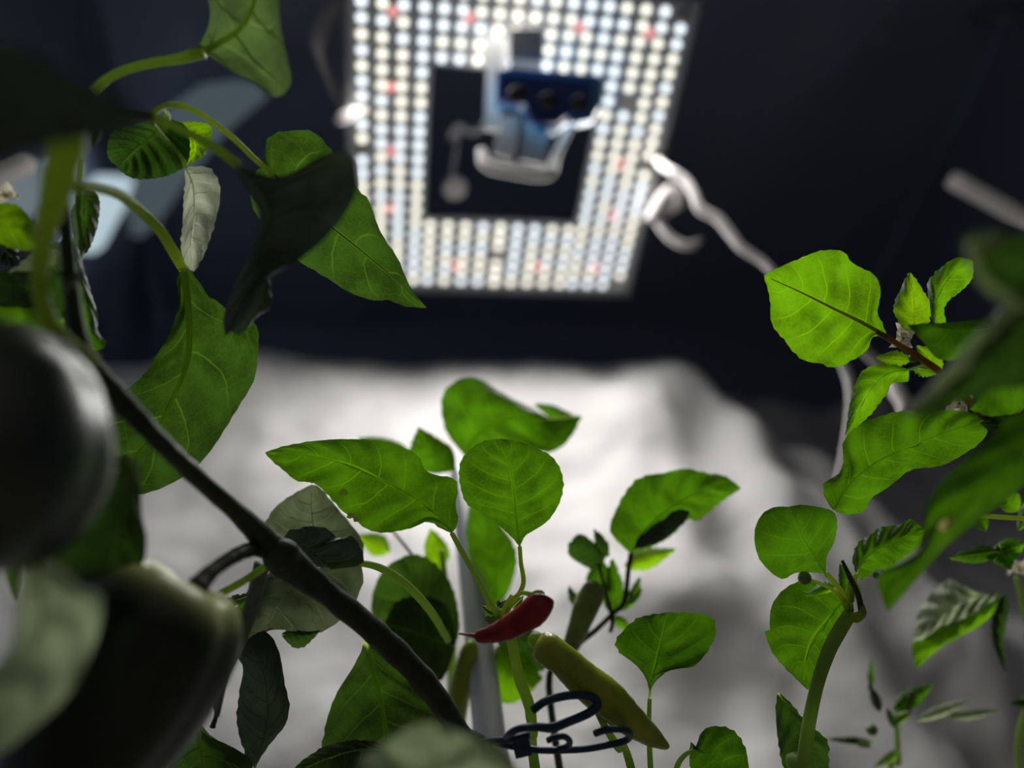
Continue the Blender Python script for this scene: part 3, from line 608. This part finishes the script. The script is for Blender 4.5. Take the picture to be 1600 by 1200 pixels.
flower(p, 10, 306, .24, 20, 'dried beige flower at the left edge')

# ------------------------------------------------------------------ centre chili plant
p = thing('chili_plant', 'chili plant in the middle carrying one red and one lime green chili', 'plant', (.06, .26, 0))
tube(p, 'stem', M_stem, [(790, 962, .268), (800, 1005, .268), (812, 1060, .268), (826, 1100, .268), (832, 1140, .268), (838, 1215, .268)], [16, 16, 17, 17, 17, 17], rough=.1, down=(.06, .26), sides=12)
ball(p, 'stem_node', M_stemlit, 786, 962, .268, 11)
leaf(p, 'chili', [(706, 833), (685, 806), (646, 776), (600, 752), (550, 727), (480, 712), (414, 707)], [(716, 815), (712, 790), (715, 758), (706, 746), (682, 743), (663, 733), (658, 718), (640, 703), (600, 690), (545, 686), (490, 689), (445, 697)],
     [(690, 826), (668, 815), (640, 826), (600, 832), (574, 827), (552, 810), (530, 794), (512, 773), (490, 755), (463, 751), (440, 732), (423, 718)], (.268, .272, .268), cl=.004, cr_=-.003, wr=.0008, n=44, k=11, rib=5, nv=7, ser=.8,
     pet=[(722, 862, .268), (745, 903, .267), (765, 942, .267), (782, 962, .268)], petw=[8, 9, 9, 10, 14], petm=M_stem, label='long pointed chili leaf reaching left, with scorched spots on its lower edge')
ml = p.children[-1] if False else [o for o in bpy.data.objects if o.get('label', '').startswith('long pointed chili')][0]
for i, (x, y, r) in enumerate(((536, 769, 7), (547, 806, 6), (556, 812, 5), (487, 752, 4))):
    pts = [(x + r * math.cos(a) * (1 + .3 * math.sin(3 * a + i)), y + r * .75 * math.sin(a)) for a in [q * math.pi / 5 for q in range(10)]]
    prism(ml, 'scorched_spot', M_spot, pts, .2672, .0003)
leaf(p, 'chili', [(812, 854), (807, 812), (803, 770), (797, 730), (778, 686)], [(800, 840), (780, 822), (756, 801), (733, 791), (722, 772), (717, 742), (722, 716), (742, 697), (760, 688)], [(820, 838), (832, 830), (856, 814), (872, 790), (880, 765), (878, 740), (865, 716), (838, 699), (805, 688)],
     (.268, .264, .268), cl=.004, cr_=.004, wr=.0009, n=36, k=11, rib=5, nv=7, ser=.8, pet=[(814, 880, .268), (818, 908, .268), (812, 926, .268), (798, 945, .268), (788, 962, .268)], petw=[7, 7, 8, 8, 9, 11], petm=M_stemlit, label='round upright chili leaf right of the grey pole')
leaf(p, 'mid', [(1015, 1092), (1018, 1060), (1026, 1025), (1035, 990), (1042, 957)], [(1012, 1068), (1001, 1047), (985, 1032), (967, 1019), (961, 1000), (975, 984), (1000, 964)], [(1020, 1070), (1034, 1056), (1050, 1046), (1086, 1040), (1110, 1010), (1118, 984), (1112, 964), (1078, 957)],
     .272, wr=.0008, n=30, k=9, rib=5, nv=5, ser=1.2, cr_=-.003, pet=[(1014, 1130, .27), (1015, 1170, .27), (1018, 1230, .27)], petw=[7, 8, 9, 10], petm=M_stem, label='fan-shaped leaf standing right of the lime green chili')
leaf(p, 'mid', [(1085, 1172), (1110, 1180), (1130, 1200), (1150, 1250)], [(1080, 1158), (1078, 1195), (1090, 1230)], [(1100, 1140), (1130, 1134), (1155, 1150), (1167, 1178), (1168, 1215)], .275, rib=5, nv=5, ser=1.2, pet=[(1070, 1180, .275), (1058, 1198, .275), (1050, 1240, .275)], petw=[7, 8, 9, 10], label='leaf with arched petiole at the bottom edge right of the fan-shaped leaf')
tube(p, 'side_stem', M_stem, [(930, 1105, .262), (945, 1135, .264), (965, 1168, .266), (990, 1215, .268)], [9, 11, 12, 13], rough=.1, down=(.07, .26))
for s_ in ([(786, 960, .266), (790, 945, .266), (800, 930, .266)], [(786, 962, .27), (772, 955, .27), (760, 948, .27)], [(784, 960, .264), (794, 948, .262), (806, 938, .262)]): tube(p, 'side_stem', M_stemlit, s_, [9, 6, 6])
sm(p, 'deep', (778, 950), (792, 938), 9, .276); sm(p, 'deep', (800, 950), (818, 932), 7, .276); sm(p, 'mid', (776, 962), (752, 946), 7, .277)
def chili(par, m, pts, w, label, st=None, **kw):
    o = tube(par, 'chili_pepper', m, pts, w, label, sides=20, k=10, blob=True, rough=.05, **kw)
    if st: tube(o, 'chili_stalk', M_stemlit, st, [5, 6, 7, 9][:len(st)])
    return o
o = chili(p, M_red, [(741, 995, .256), (760, 993, .255), (785, 985, .254), (810, 972, .253), (832, 957, .253), (846, 941, .254), (850, 932, .255)], [17, 24, 34, 42, 46, 42, 30], 'short curved dark red chili with an orange tip', [(790, 962, .262), (800, 938, .26), (815, 927, .257), (834, 930, .255)])
tube(o, 'chili_style', M_tipo, [(746, 994, .2555), (734, 992, .2555), (716, 990, .2555)], [9, 5, 3])
v_ = ball(o, 'calyx', M_stem, 840, 930, .2555, 12, squash=.5)
o = chili(p, M_yel, [(838, 1003, .268), (852, 1012, .268), (880, 1032, .266), (912, 1062, .265), (950, 1093, .265), (985, 1125, .266), (1015, 1148, .268), (1035, 1162, .269), (1046, 1168, .27)], [36, 50, 50, 56, 60, 48, 34, 18, 6], 'long lime green chili with a yellow shoulder')
ball(o, 'calyx', M_stem, 838, 1001, .272, 14)
chili(p, M_yeld, [(764, 957, .285), (768, 965, .285), (776, 972, .285)], [16, 22, 18], 'tiny pale green chili hidden behind the red one')
chili(p, M_yel, [(738, 1000, .345), (728, 1040, .345), (718, 1080, .345), (708, 1125, .345), (706, 1160, .345)], [26, 32, 36, 40, 36], 'yellow-green chili mostly hidden behind the grey pole')

# teal plant clip
c = thing('plant_clip', 'teal plastic-coated wire plant clip twisted around the stems and pole', 'clip', W(850, 1140, .26))
tube(c, 'wire_loop', M_blue, [(832, 1110, .252), (852, 1096, .252), (880, 1088, .254), (905, 1086, .256), (926, 1090, .258), (933, 1102, .258), (920, 1114, .256), (890, 1127, .252), (862, 1137, .248), (838, 1136, .246), (815, 1138, .245), (800, 1144, .247), (791, 1152, .252)], [13, 13, 13, 13, 14, 14, 14, 14, 15, 13, 12, 12, 11])
tube(c, 'wire_loop', M_blue, [(930, 1146, .254), (945, 1141, .252), (965, 1139, .252), (980, 1142, .254), (984, 1150, .257), (975, 1158, .259), (950, 1164, .26), (915, 1170, .259), (880, 1172, .257), (845, 1172, .255), (815, 1168, .255), (790, 1164, .257), (768, 1158, .262)], [11] * 13)
tube(c, 'wire_curl', M_blue, [(856, 1157, .25), (868, 1152, .249), (882, 1151, .25), (890, 1158, .252), (887, 1166, .254), (872, 1170, .255)], [10] * 6)
tube(c, 'wire_curl', M_blue, [(828, 1148, .252), (800, 1155, .253), (772, 1158, .258), (752, 1160, .266)], [11] * 4)
prism(c, 'clip_body', M_blue, [(800, 1160), (826, 1152), (832, 1180), (806, 1186)], .254, .006)

# ------------------------------------------------------------------ chili plant further back in the middle
p = thing('chili_plant', 'bushy chili plant behind the grey pole, out of focus against the silver sheet', 'plant', (.03, .40, 0))
D = .36
tube(p, 'stem', M_stem, [(690, 860, .36), (697, 920, .36), (706, 985, .36), (705, 1080, .36), (700, 1240, .35)], [9, 11, 12, 14, 16], down=(.03, .40))
tube(p, 'side_stem', M_stemdk, [(612, 828, .355), (640, 862, .355), (670, 905, .355), (700, 940, .358), (712, 965, .36)], [4, 5, 5, 6, 7])
leaf(p, 'mid', [(726, 712), (745, 680), (790, 655), (850, 655), (909, 650)], [(700, 680), (690, 645), (694, 612), (720, 592), (748, 592), (775, 607), (805, 625), (830, 636), (842, 645), (850, 662), (868, 664), (884, 655), (894, 650)], [(740, 712), (790, 712), (830, 703), (858, 707), (882, 694), (900, 670)], (.375, .37, .38), cl=.008, cr_=-.004, wr=.0012, n=34, k=9, rib=7, nv=4, label='broad folded leaf highest above the grey pole')
leaf(p, 'mid', [(880, 655), (862, 640), (850, 634), (835, 630)], [(900, 652), (880, 640), (860, 632)], [(862, 655), (850, 646), (838, 636)], .385, rib=0)
leaf(p, 'mid', [(712, 735), (690, 720), (668, 695), (654, 667)], [(680, 740), (655, 735), (638, 718), (643, 692)], [(712, 722), (706, 700), (685, 685)], D, rib=3, label='blurred pointed leaf just left of the pole top')
leaf(p, 'bright', [(640, 730), (610, 700), (585, 688), (560, 684)], [(600, 720), (570, 705)], [(640, 705), (620, 690), (590, 682)], .365, rib=3)
leaf(p, 'mid', [(770, 960), (775, 900), (765, 840), (735, 780)], [(748, 930), (735, 880), (728, 830)], [(792, 930), (808, 880), (800, 845), (765, 800)], .375, rib=5, nv=4, label='blurred leaf right behind the pole')
sm(p, 'yellow', (610, 862), (560, 835), 18, .37); sm(p, 'yellow', (690, 890), (672, 825), (20, 20), .365)
leaf(p, 'pepper', [(708, 1020), (670, 960), (640, 915), (610, 880)], [(680, 1060), (630, 1035), (590, 990), (580, 945), (590, 905)], [(718, 980), (708, 920), (680, 880), (645, 866)], .345, rib=7, nv=5, wr=.001, label='large soft green leaf left behind the pole')
leaf(p, 'deep', [(712, 1010), (680, 1000), (640, 985), (600, 975)], [(690, 1062), (650, 1060), (610, 1020)], [(700, 950), (660, 932), (620, 940)], .335, rib=5, nv=4)
leaf(p, 'bright', [(775, 1010), (795, 1040), (820, 1055), (848, 1060)], [(770, 1060), (785, 1098), (820, 1090)], [(800, 1012), (825, 1028)], .345, rib=4, label='bright leaf low behind the green stems')
leaf(p, 'deep', [(770, 985), (800, 1000), (840, 1015), (860, 1040)], [(780, 1010), (810, 1035), (840, 1050)], [(800, 975), (835, 985), (858, 1010)], .35, rib=3)

p = thing('chili_plant', 'spindly dark-stemmed chili plant right of centre with an olive pod, out of focus', 'plant', (.12, .38, 0))
tube(p, 'stem', M_stemdk, [(988, 855, .345), (982, 890, .345), (975, 940, .345), (956, 960, .345), (930, 985, .342), (905, 1005, .34), (885, 1035, .338), (860, 1100, .335)], [9, 8, 8, 8, 9, 10, 10, 11], down=(.12, .38))
tube(p, 'side_stem', M_stemdk, [(955, 958, .345), (945, 920, .345), (935, 880, .345)], [7, 6, 5]); tube(p, 'side_stem', M_stemdk, [(956, 958, .345), (957, 975, .345), (953, 988, .345)], [8, 7, 6])
leaf(p, 'mid', [(985, 864), (1015, 822), (1060, 785), (1110, 765), (1158, 763)], [(965, 846), (952, 826), (961, 800), (975, 772), (1000, 746), (1040, 738), (1070, 732), (1100, 738), (1132, 744)], [(1000, 862), (1028, 850), (1052, 835), (1075, 812), (1090, 815), (1106, 802), (1130, 782)], (.34, .335, .34), cl=.004, cr_=.006, wr=.0016, n=34, k=9, rib=6, nv=6, label='wide wavy leaf pointing right, above the spindly stem')
leaf(p, 'dark', [(990, 858), (1010, 840), (1045, 815), (1078, 800)], [(1000, 835), (1030, 808), (1060, 795)], [(1010, 855), (1045, 838), (1070, 815)], .335, rib=0, label='dark shaded leaf below the wide wavy one')
sm(p, 'yellow', (975, 885), (1056, 858), 16, .35)
leaf(p, 'deep', [(940, 890), (925, 870), (905, 855), (888, 850)], [(925, 890), (905, 880), (888, 866)], [(945, 865), (925, 845), (905, 834)], .345, rib=3)
sm(p, 'deep', (950, 870), (928, 826), 10, .345); sm(p, 'mid', (955, 960), (958, 872), 18, .352); sm(p, 'mid', (935, 930), (938, 870), 20, .352)
sm(p, 'deep', (900, 948), (889, 915), 7, .345); sm(p, 'mid', (985, 945), (1000, 902), 9, .35); sm(p, 'bright', (960, 962), (985, 988), 9, .35)
sm(p, 'bright', (970, 955), (1005, 920), 7, .35)
chili(p, M_yeld, [(932, 908, .338), (924, 930, .337), (914, 952, .336), (904, 980, .336), (892, 1010, .337), (885, 1022, .338)], [30, 40, 40, 34, 26, 14], 'blurred olive chili hanging behind the lime one')

# ------------------------------------------------------------------ right chili plant
p = thing('chili_plant', 'tall chili plant at the right with the round bright leaf and cream flowers', 'plant', (.17, .24, 0))
tube(p, 'stem', M_stem, [(1331, 955, .272), (1312, 985, .272), (1294, 1020, .272), (1277, 1070, .272), (1264, 1130, .272), (1256, 1190, .27), (1252, 1230, .27)], [20, 22, 21, 20, 21, 22, 23], sides=14, down=(.17, .24))
tube(p, 'side_stem', M_stemlit, [(1328, 962, .270), (1338, 965, .269), (1347, 958, .268), (1346, 945, .267)], [14, 16, 13, 9])
tube(p, 'side_stem', M_stemdk, [(1346, 955, .268), (1341, 930, .266), (1328, 902, .264), (1316, 876, .262)], [9, 9, 8, 5])
tube(p, 'side_stem', M_stemlit, [(1328, 955, .272), (1326, 930, .273), (1330, 910, .274)], [13, 11, 9])
leaf(p, 'bright', [(1386, 526), (1345, 503), (1300, 481), (1250, 456), (1194, 431)], [(1376, 498), (1371, 486), (1376, 455), (1368, 432), (1350, 420), (1331, 410), (1318, 394), (1290, 391), (1268, 396), (1230, 412), (1205, 424)], [(1363, 527), (1356, 545), (1334, 562), (1303, 574), (1280, 568), (1250, 560), (1226, 532), (1206, 505), (1203, 465)],
     (.262, .268, .262), cl=.004, cr_=.004, wr=.0008, n=40, k=12, rib=8, nv=6, ser=1, ribm=M_brown, label='large round bright leaf with a brown midrib, lit through, right of the lamp')
tube(p, 'branch', M_brown, [(1370, 518, .261), (1400, 536, .26), (1435, 558, .26), (1470, 582, .26), (1500, 612, .262), (1545, 660, .265), (1640, 760, .27), (1720, 900, .272)], [8, 9, 10, 11, 12, 12, 12, 12], 'brown branch')
leaf(p, 'yellow', [(1430, 520), (1428, 490), (1425, 460), (1423, 426)], [(1408, 508), (1396, 480), (1408, 450), (1416, 432)], [(1450, 508), (1453, 475), (1440, 450), (1428, 432)], .265, rib=3, nv=4, label='small diamond-shaped bright leaf beside the round one')
leaf(p, 'bright', [(1462, 508), (1462, 470), (1482, 432), (1520, 408)], [(1452, 490), (1450, 460), (1450, 440), (1470, 418), (1498, 402)], [(1478, 505), (1475, 485), (1482, 470), (1505, 452), (1520, 432)], .268, rib=3, nv=5, label='bright curved leaf behind the diamond-shaped one')
leaf(p, 'mid', [(1580, 502), (1530, 515), (1480, 515), (1418, 508)], [(1560, 492), (1520, 500), (1480, 504), (1445, 505)], [(1560, 525), (1525, 548), (1495, 562), (1465, 560), (1440, 532)], .245, rib=3, nv=5, ser=.3, label='smooth pointed leaf crossing in front of the brown branch')
sm(p, 'yellow', (1424, 562), (1368, 558), 12, .262); sm(p, 'yellow', (1470, 582), (1432, 540), (14, 20), .266); sm(p, 'bright', (1425, 575), (1470, 580), (3, 12), .267)
leaf(p, 'bright', [(1420, 578), (1385, 585), (1352, 620), (1320, 682)], [(1390, 568), (1352, 577), (1334, 604), (1326, 645)], [(1418, 596), (1396, 598), (1380, 622), (1358, 650)], (.262, .265, .268), rib=3, nv=5, cl=.003, pet=[(1440, 572, .261), (1460, 568, .26)], petw=[4, 4, 4], label='bright drooping leaf under the round one')
leaf(p, 'chili', [(1303, 798), (1325, 760), (1370, 722), (1430, 695), (1490, 672), (1552, 654)], [(1290, 780), (1287, 756), (1310, 740), (1318, 722), (1317, 692), (1338, 666), (1370, 652), (1410, 642), (1450, 641), (1500, 642)], [(1322, 804), (1350, 799), (1362, 778), (1390, 760), (1418, 737), (1440, 731), (1470, 728), (1505, 710), (1535, 688)],
     (.272, .272, .262), cl=.004, cr_=.004, wr=.0011, n=40, k=11, rib=5, nv=7, ser=.6, label='long broad leaf with curved veins, tip behind the near leaf on the right')
leaf(p, 'mid', [(1290, 896), (1272, 868), (1250, 832), (1232, 792)], [(1262, 894), (1240, 896), (1224, 905), (1203, 893), (1184, 868), (1179, 830), (1192, 802), (1212, 792)], [(1292, 870), (1304, 845), (1308, 815), (1300, 798), (1265, 790), (1248, 789)], (.27, .262, .265), rib=5, nv=4, n=30, k=9, ser=.4, wr=.0005,
     pet=[(1302, 908, .271), (1315, 925, .272), (1322, 945, .272), (1328, 957, .272)], petw=[9, 9, 9, 10, 11], petm=M_stemlit, label='smooth rounded square leaf on the right, above the bud')
leaf(p, 'chili', [(1322, 935), (1295, 965), (1268, 1000), (1258, 1040), (1262, 1078)], [(1285, 910), (1262, 906), (1236, 913), (1215, 932), (1204, 955), (1203, 982), (1195, 988), (1208, 1022), (1235, 1052)], [(1322, 965), (1306, 990), (1292, 1025), (1276, 1058)],
     .282, cl=.003, cr_=.003, wr=.0009, n=34, k=10, rib=5, nv=6, ser=.8, label='heart-shaped leaf behind the curved green stem')
sm(p, 'yellow', (1305, 916), (1258, 930), (8, 12), .278); sm(p, 'chili', (1328, 935), (1312, 880), (10, 16), .276, label='small leaf between the petioles at the stem top'); sm(p, 'chili', (1332, 905), (1347, 945), (6, 6), .28)
leaf(p, 'chili', [(1338, 896), (1352, 872), (1385, 850), (1415, 838), (1446, 828)], [(1332, 872), (1342, 848), (1365, 832), (1375, 824), (1405, 820), (1425, 812)], [(1345, 906), (1360, 898), (1368, 890), (1390, 893), (1412, 885), (1435, 860)], .272, wr=.0012, n=30, k=9, rib=4, nv=6, ser=.9, pet=[(1334, 915, .272), (1330, 940, .272)], petw=[6, 7, 8], petm=M_stemlit, label='veined oval leaf right of the stem top')
o = ball(p, 'flower_bud', M_bud, 1257, 903, .268, 10.5); tube(o, 'bud_stalk', M_stemlit, [(1264, 905, .268), (1280, 912, .268), (1302, 922, .27), (1320, 940, .271)], [5, 5, 6, 7])
ball(p, 'flower_bud', M_bud, 1369, 899, .272, 5)
flower(p, 1412, 528, .268, 22, 'cream flower beside the brown branch'); flower(p, 1500, 630, .272, 24, 'cream flower behind the near curled leaf'); ball(p, 'flower_bud', M_bud, 1426, 560, .262, 7)
leaf(p, 'deep', [(1215, 1082), (1245, 1130), (1262, 1180), (1270, 1250)], [(1212, 1110), (1216, 1160), (1224, 1200), (1235, 1235)], [(1235, 1098), (1262, 1130), (1292, 1156), (1295, 1180), (1292, 1230)], .285, rib=4, nv=5, wr=.001, label='dark leaf rising from the bottom edge behind the curved green stem')
leaf(p, 'mid', [(1660, 640), (1600, 700), (1530, 770), (1455, 850), (1386, 956)], [(1600, 640), (1540, 690), (1478, 745), (1446, 790), (1437, 850), (1395, 885), (1370, 902)], [(1680, 720), (1620, 745), (1560, 790), (1522, 820), (1485, 848), (1450, 885), (1415, 925)], (.19, .20, .215), wr=.0008, rib=5, nv=4, ser=.3, n=34, k=8, ribm=M_stem, label='big blurred near leaf running diagonally at the right edge')
leaf(p, 'deep', [(1640, 480), (1570, 530), (1510, 590), (1462, 640), (1416, 650)], [(1600, 478), (1556, 506), (1512, 545), (1476, 590), (1440, 628)], [(1680, 560), (1620, 600), (1560, 608), (1500, 628), (1460, 646)], (.17, .17, .175), wr=.002, rib=0, nv=5, ser=.4, label='dark near leaf with a pale rolled rim at the right')
lf = [o for o in bpy.data.objects if o.get('label', '').startswith('big blurred near')][0]
prism(lf, 'scorched_spot', M_spot, [(1466, 822), (1474, 812), (1488, 806), (1494, 812), (1486, 826), (1472, 832)], .200, .0004)
lf = [o for o in bpy.data.objects if o.get('label', '').startswith('dark near leaf')][0]
tube(lf, 'rolled_rim', LM['pale'], [(1416, 648, .168), (1445, 625, .167), (1475, 594, .166), (1505, 568, .166), (1520, 540, .166), (1556, 508, .166), (1585, 478, .166), (1640, 450, .166)], [8, 15, 18, 22, 17, 20, 26, 26], rough=.3)
leaf(p, 'deep', [(1500, 378), (1545, 400), (1600, 425), (1680, 450)], [(1525, 362), (1560, 362), (1600, 368), (1650, 380)], [(1515, 410), (1535, 438), (1570, 460), (1620, 478)], (.145, .145, .145), wr=.002, rib=0, ser=.4, label='very blurred dark leaf with two pale bumps below the white rod')
lf = [o for o in bpy.data.objects if o.get('label', '').startswith('very blurred dark leaf with')][0]
ball(lf, 'pale_bump', LM['pale'], 1527, 386, .143, 14); ball(lf, 'pale_bump', LM['pale'], 1553, 374, .143, 12); tube(lf, 'rolled_rim', LM['pale'], [(1520, 392, .144), (1528, 425, .144), (1550, 452, .144), (1580, 468, .144)], [14, 16, 16, 14])
leaf(p, 'mid', [(1640, 560), (1590, 580), (1550, 605), (1515, 640)], [(1620, 545), (1570, 560), (1530, 590)], [(1640, 610), (1600, 640), (1550, 650)], .25, rib=3, nv=5, label='green leaf in the gap behind the rolled-rim leaf')
leaf(p, 'deep', [(1640, 650), (1600, 655), (1560, 665), (1530, 662)], [(1620, 630), (1570, 640)], [(1620, 690), (1570, 690)], .26, rib=3, nv=5)
tube(p, 'side_stem', M_stemlit, [(1530, 806, .28), (1565, 808, .28), (1620, 812, .28)], [7, 8, 9])
for a in ((1560, 862, 1482, 872, 14, 'mid'), (1600, 850, 1540, 872, 18, 'bright'), (1560, 850, 1580, 890, 20, 'mid'), (1590, 800, 1560, 760, 18, 'bright'), (1540, 830, 1520, 790, 12, 'mid'), (1620, 780, 1590, 830, 16, 'bright')): sm(p, a[5], a[:2], a[2:4], a[4], .31)
flower(p, 1592, 886, .33, 22, 'blurred cream flower at the right edge')

# ------------------------------------------------------------------ low plant with curled leaves, bottom right
p = thing('curly_chili_plant', 'small out-of-focus plant with curled pale leaves in the bottom right corner', 'plant', (.27, .36, 0))
tube(p, 'stem', M_stem, [(1400, 1118, .37), (1402, 1150, .37), (1404, 1190, .37), (1404, 1230, .37)], [7, 8, 9, 9], down=(.25, .36))
tube(p, 'stem', M_stem, [(1588, 900, .37), (1600, 960, .37), (1620, 1050, .37), (1600, 1230, .37)], [7, 8, 9, 10], down=(.28, .36))
leaf(p, 'pale', [(1560, 925), (1525, 935), (1480, 955), (1425, 1000)], [(1540, 928), (1500, 912), (1480, 906), (1440, 948)], [(1555, 935), (1530, 950), (1480, 980), (1440, 1000)], .35, wr=.0035, curl=1.5, rib=0, label='crinkled pale upper face of the curled leaf')
leaf(p, 'bright', [(1570, 928), (1530, 960), (1480, 990), (1432, 1046)], [(1545, 940), (1500, 965), (1428, 1002)], [(1560, 950), (1530, 978), (1490, 1000), (1462, 1018)], .355, wr=.001, rib=0, label='bright green underside of the curled leaf')
leaf(p, 'deep', [(1570, 925), (1556, 960), (1554, 1000), (1570, 1050)], [(1552, 950), (1548, 990), (1556, 1020)], [(1576, 950), (1568, 1000), (1570, 1025)], .355, wr=.001, rib=0, label='dark thin leaf hanging straight down')
for a in ((1360, 1082, 1362, 1026, 5, 'bright'), (1376, 1112, 1358, 1070, 8, 'dark'), (1395, 1110, 1458, 1068, 16, 'mid'), (1398, 1118, 1425, 1078, 12, 'pale'), (1395, 1130, 1425, 1112, 7, 'yellow'), (1365, 1160, 1290, 1154, 6, 'deep'), (1362, 1168, 1320, 1150, 6, 'pale'),
          (1400, 1138, 1385, 1105, 6, 'mid'), (1430, 1126, 1520, 1092, 9, 'pale'), (1480, 1120, 1562, 1110, 9, 'pale'), (1640, 1090, 1578, 1100, 14, 'deep'), (1408, 1170, 1364, 1200, 7, 'yellow'), (1600, 1000, 1640, 980, 14, 'mid')):
    sm(p, a[5], a[:2], a[2:4], a[4], .36, wr=.0015)
ball(p, 'flower_bud', M_bud, 1362, 1140, .36, 9)
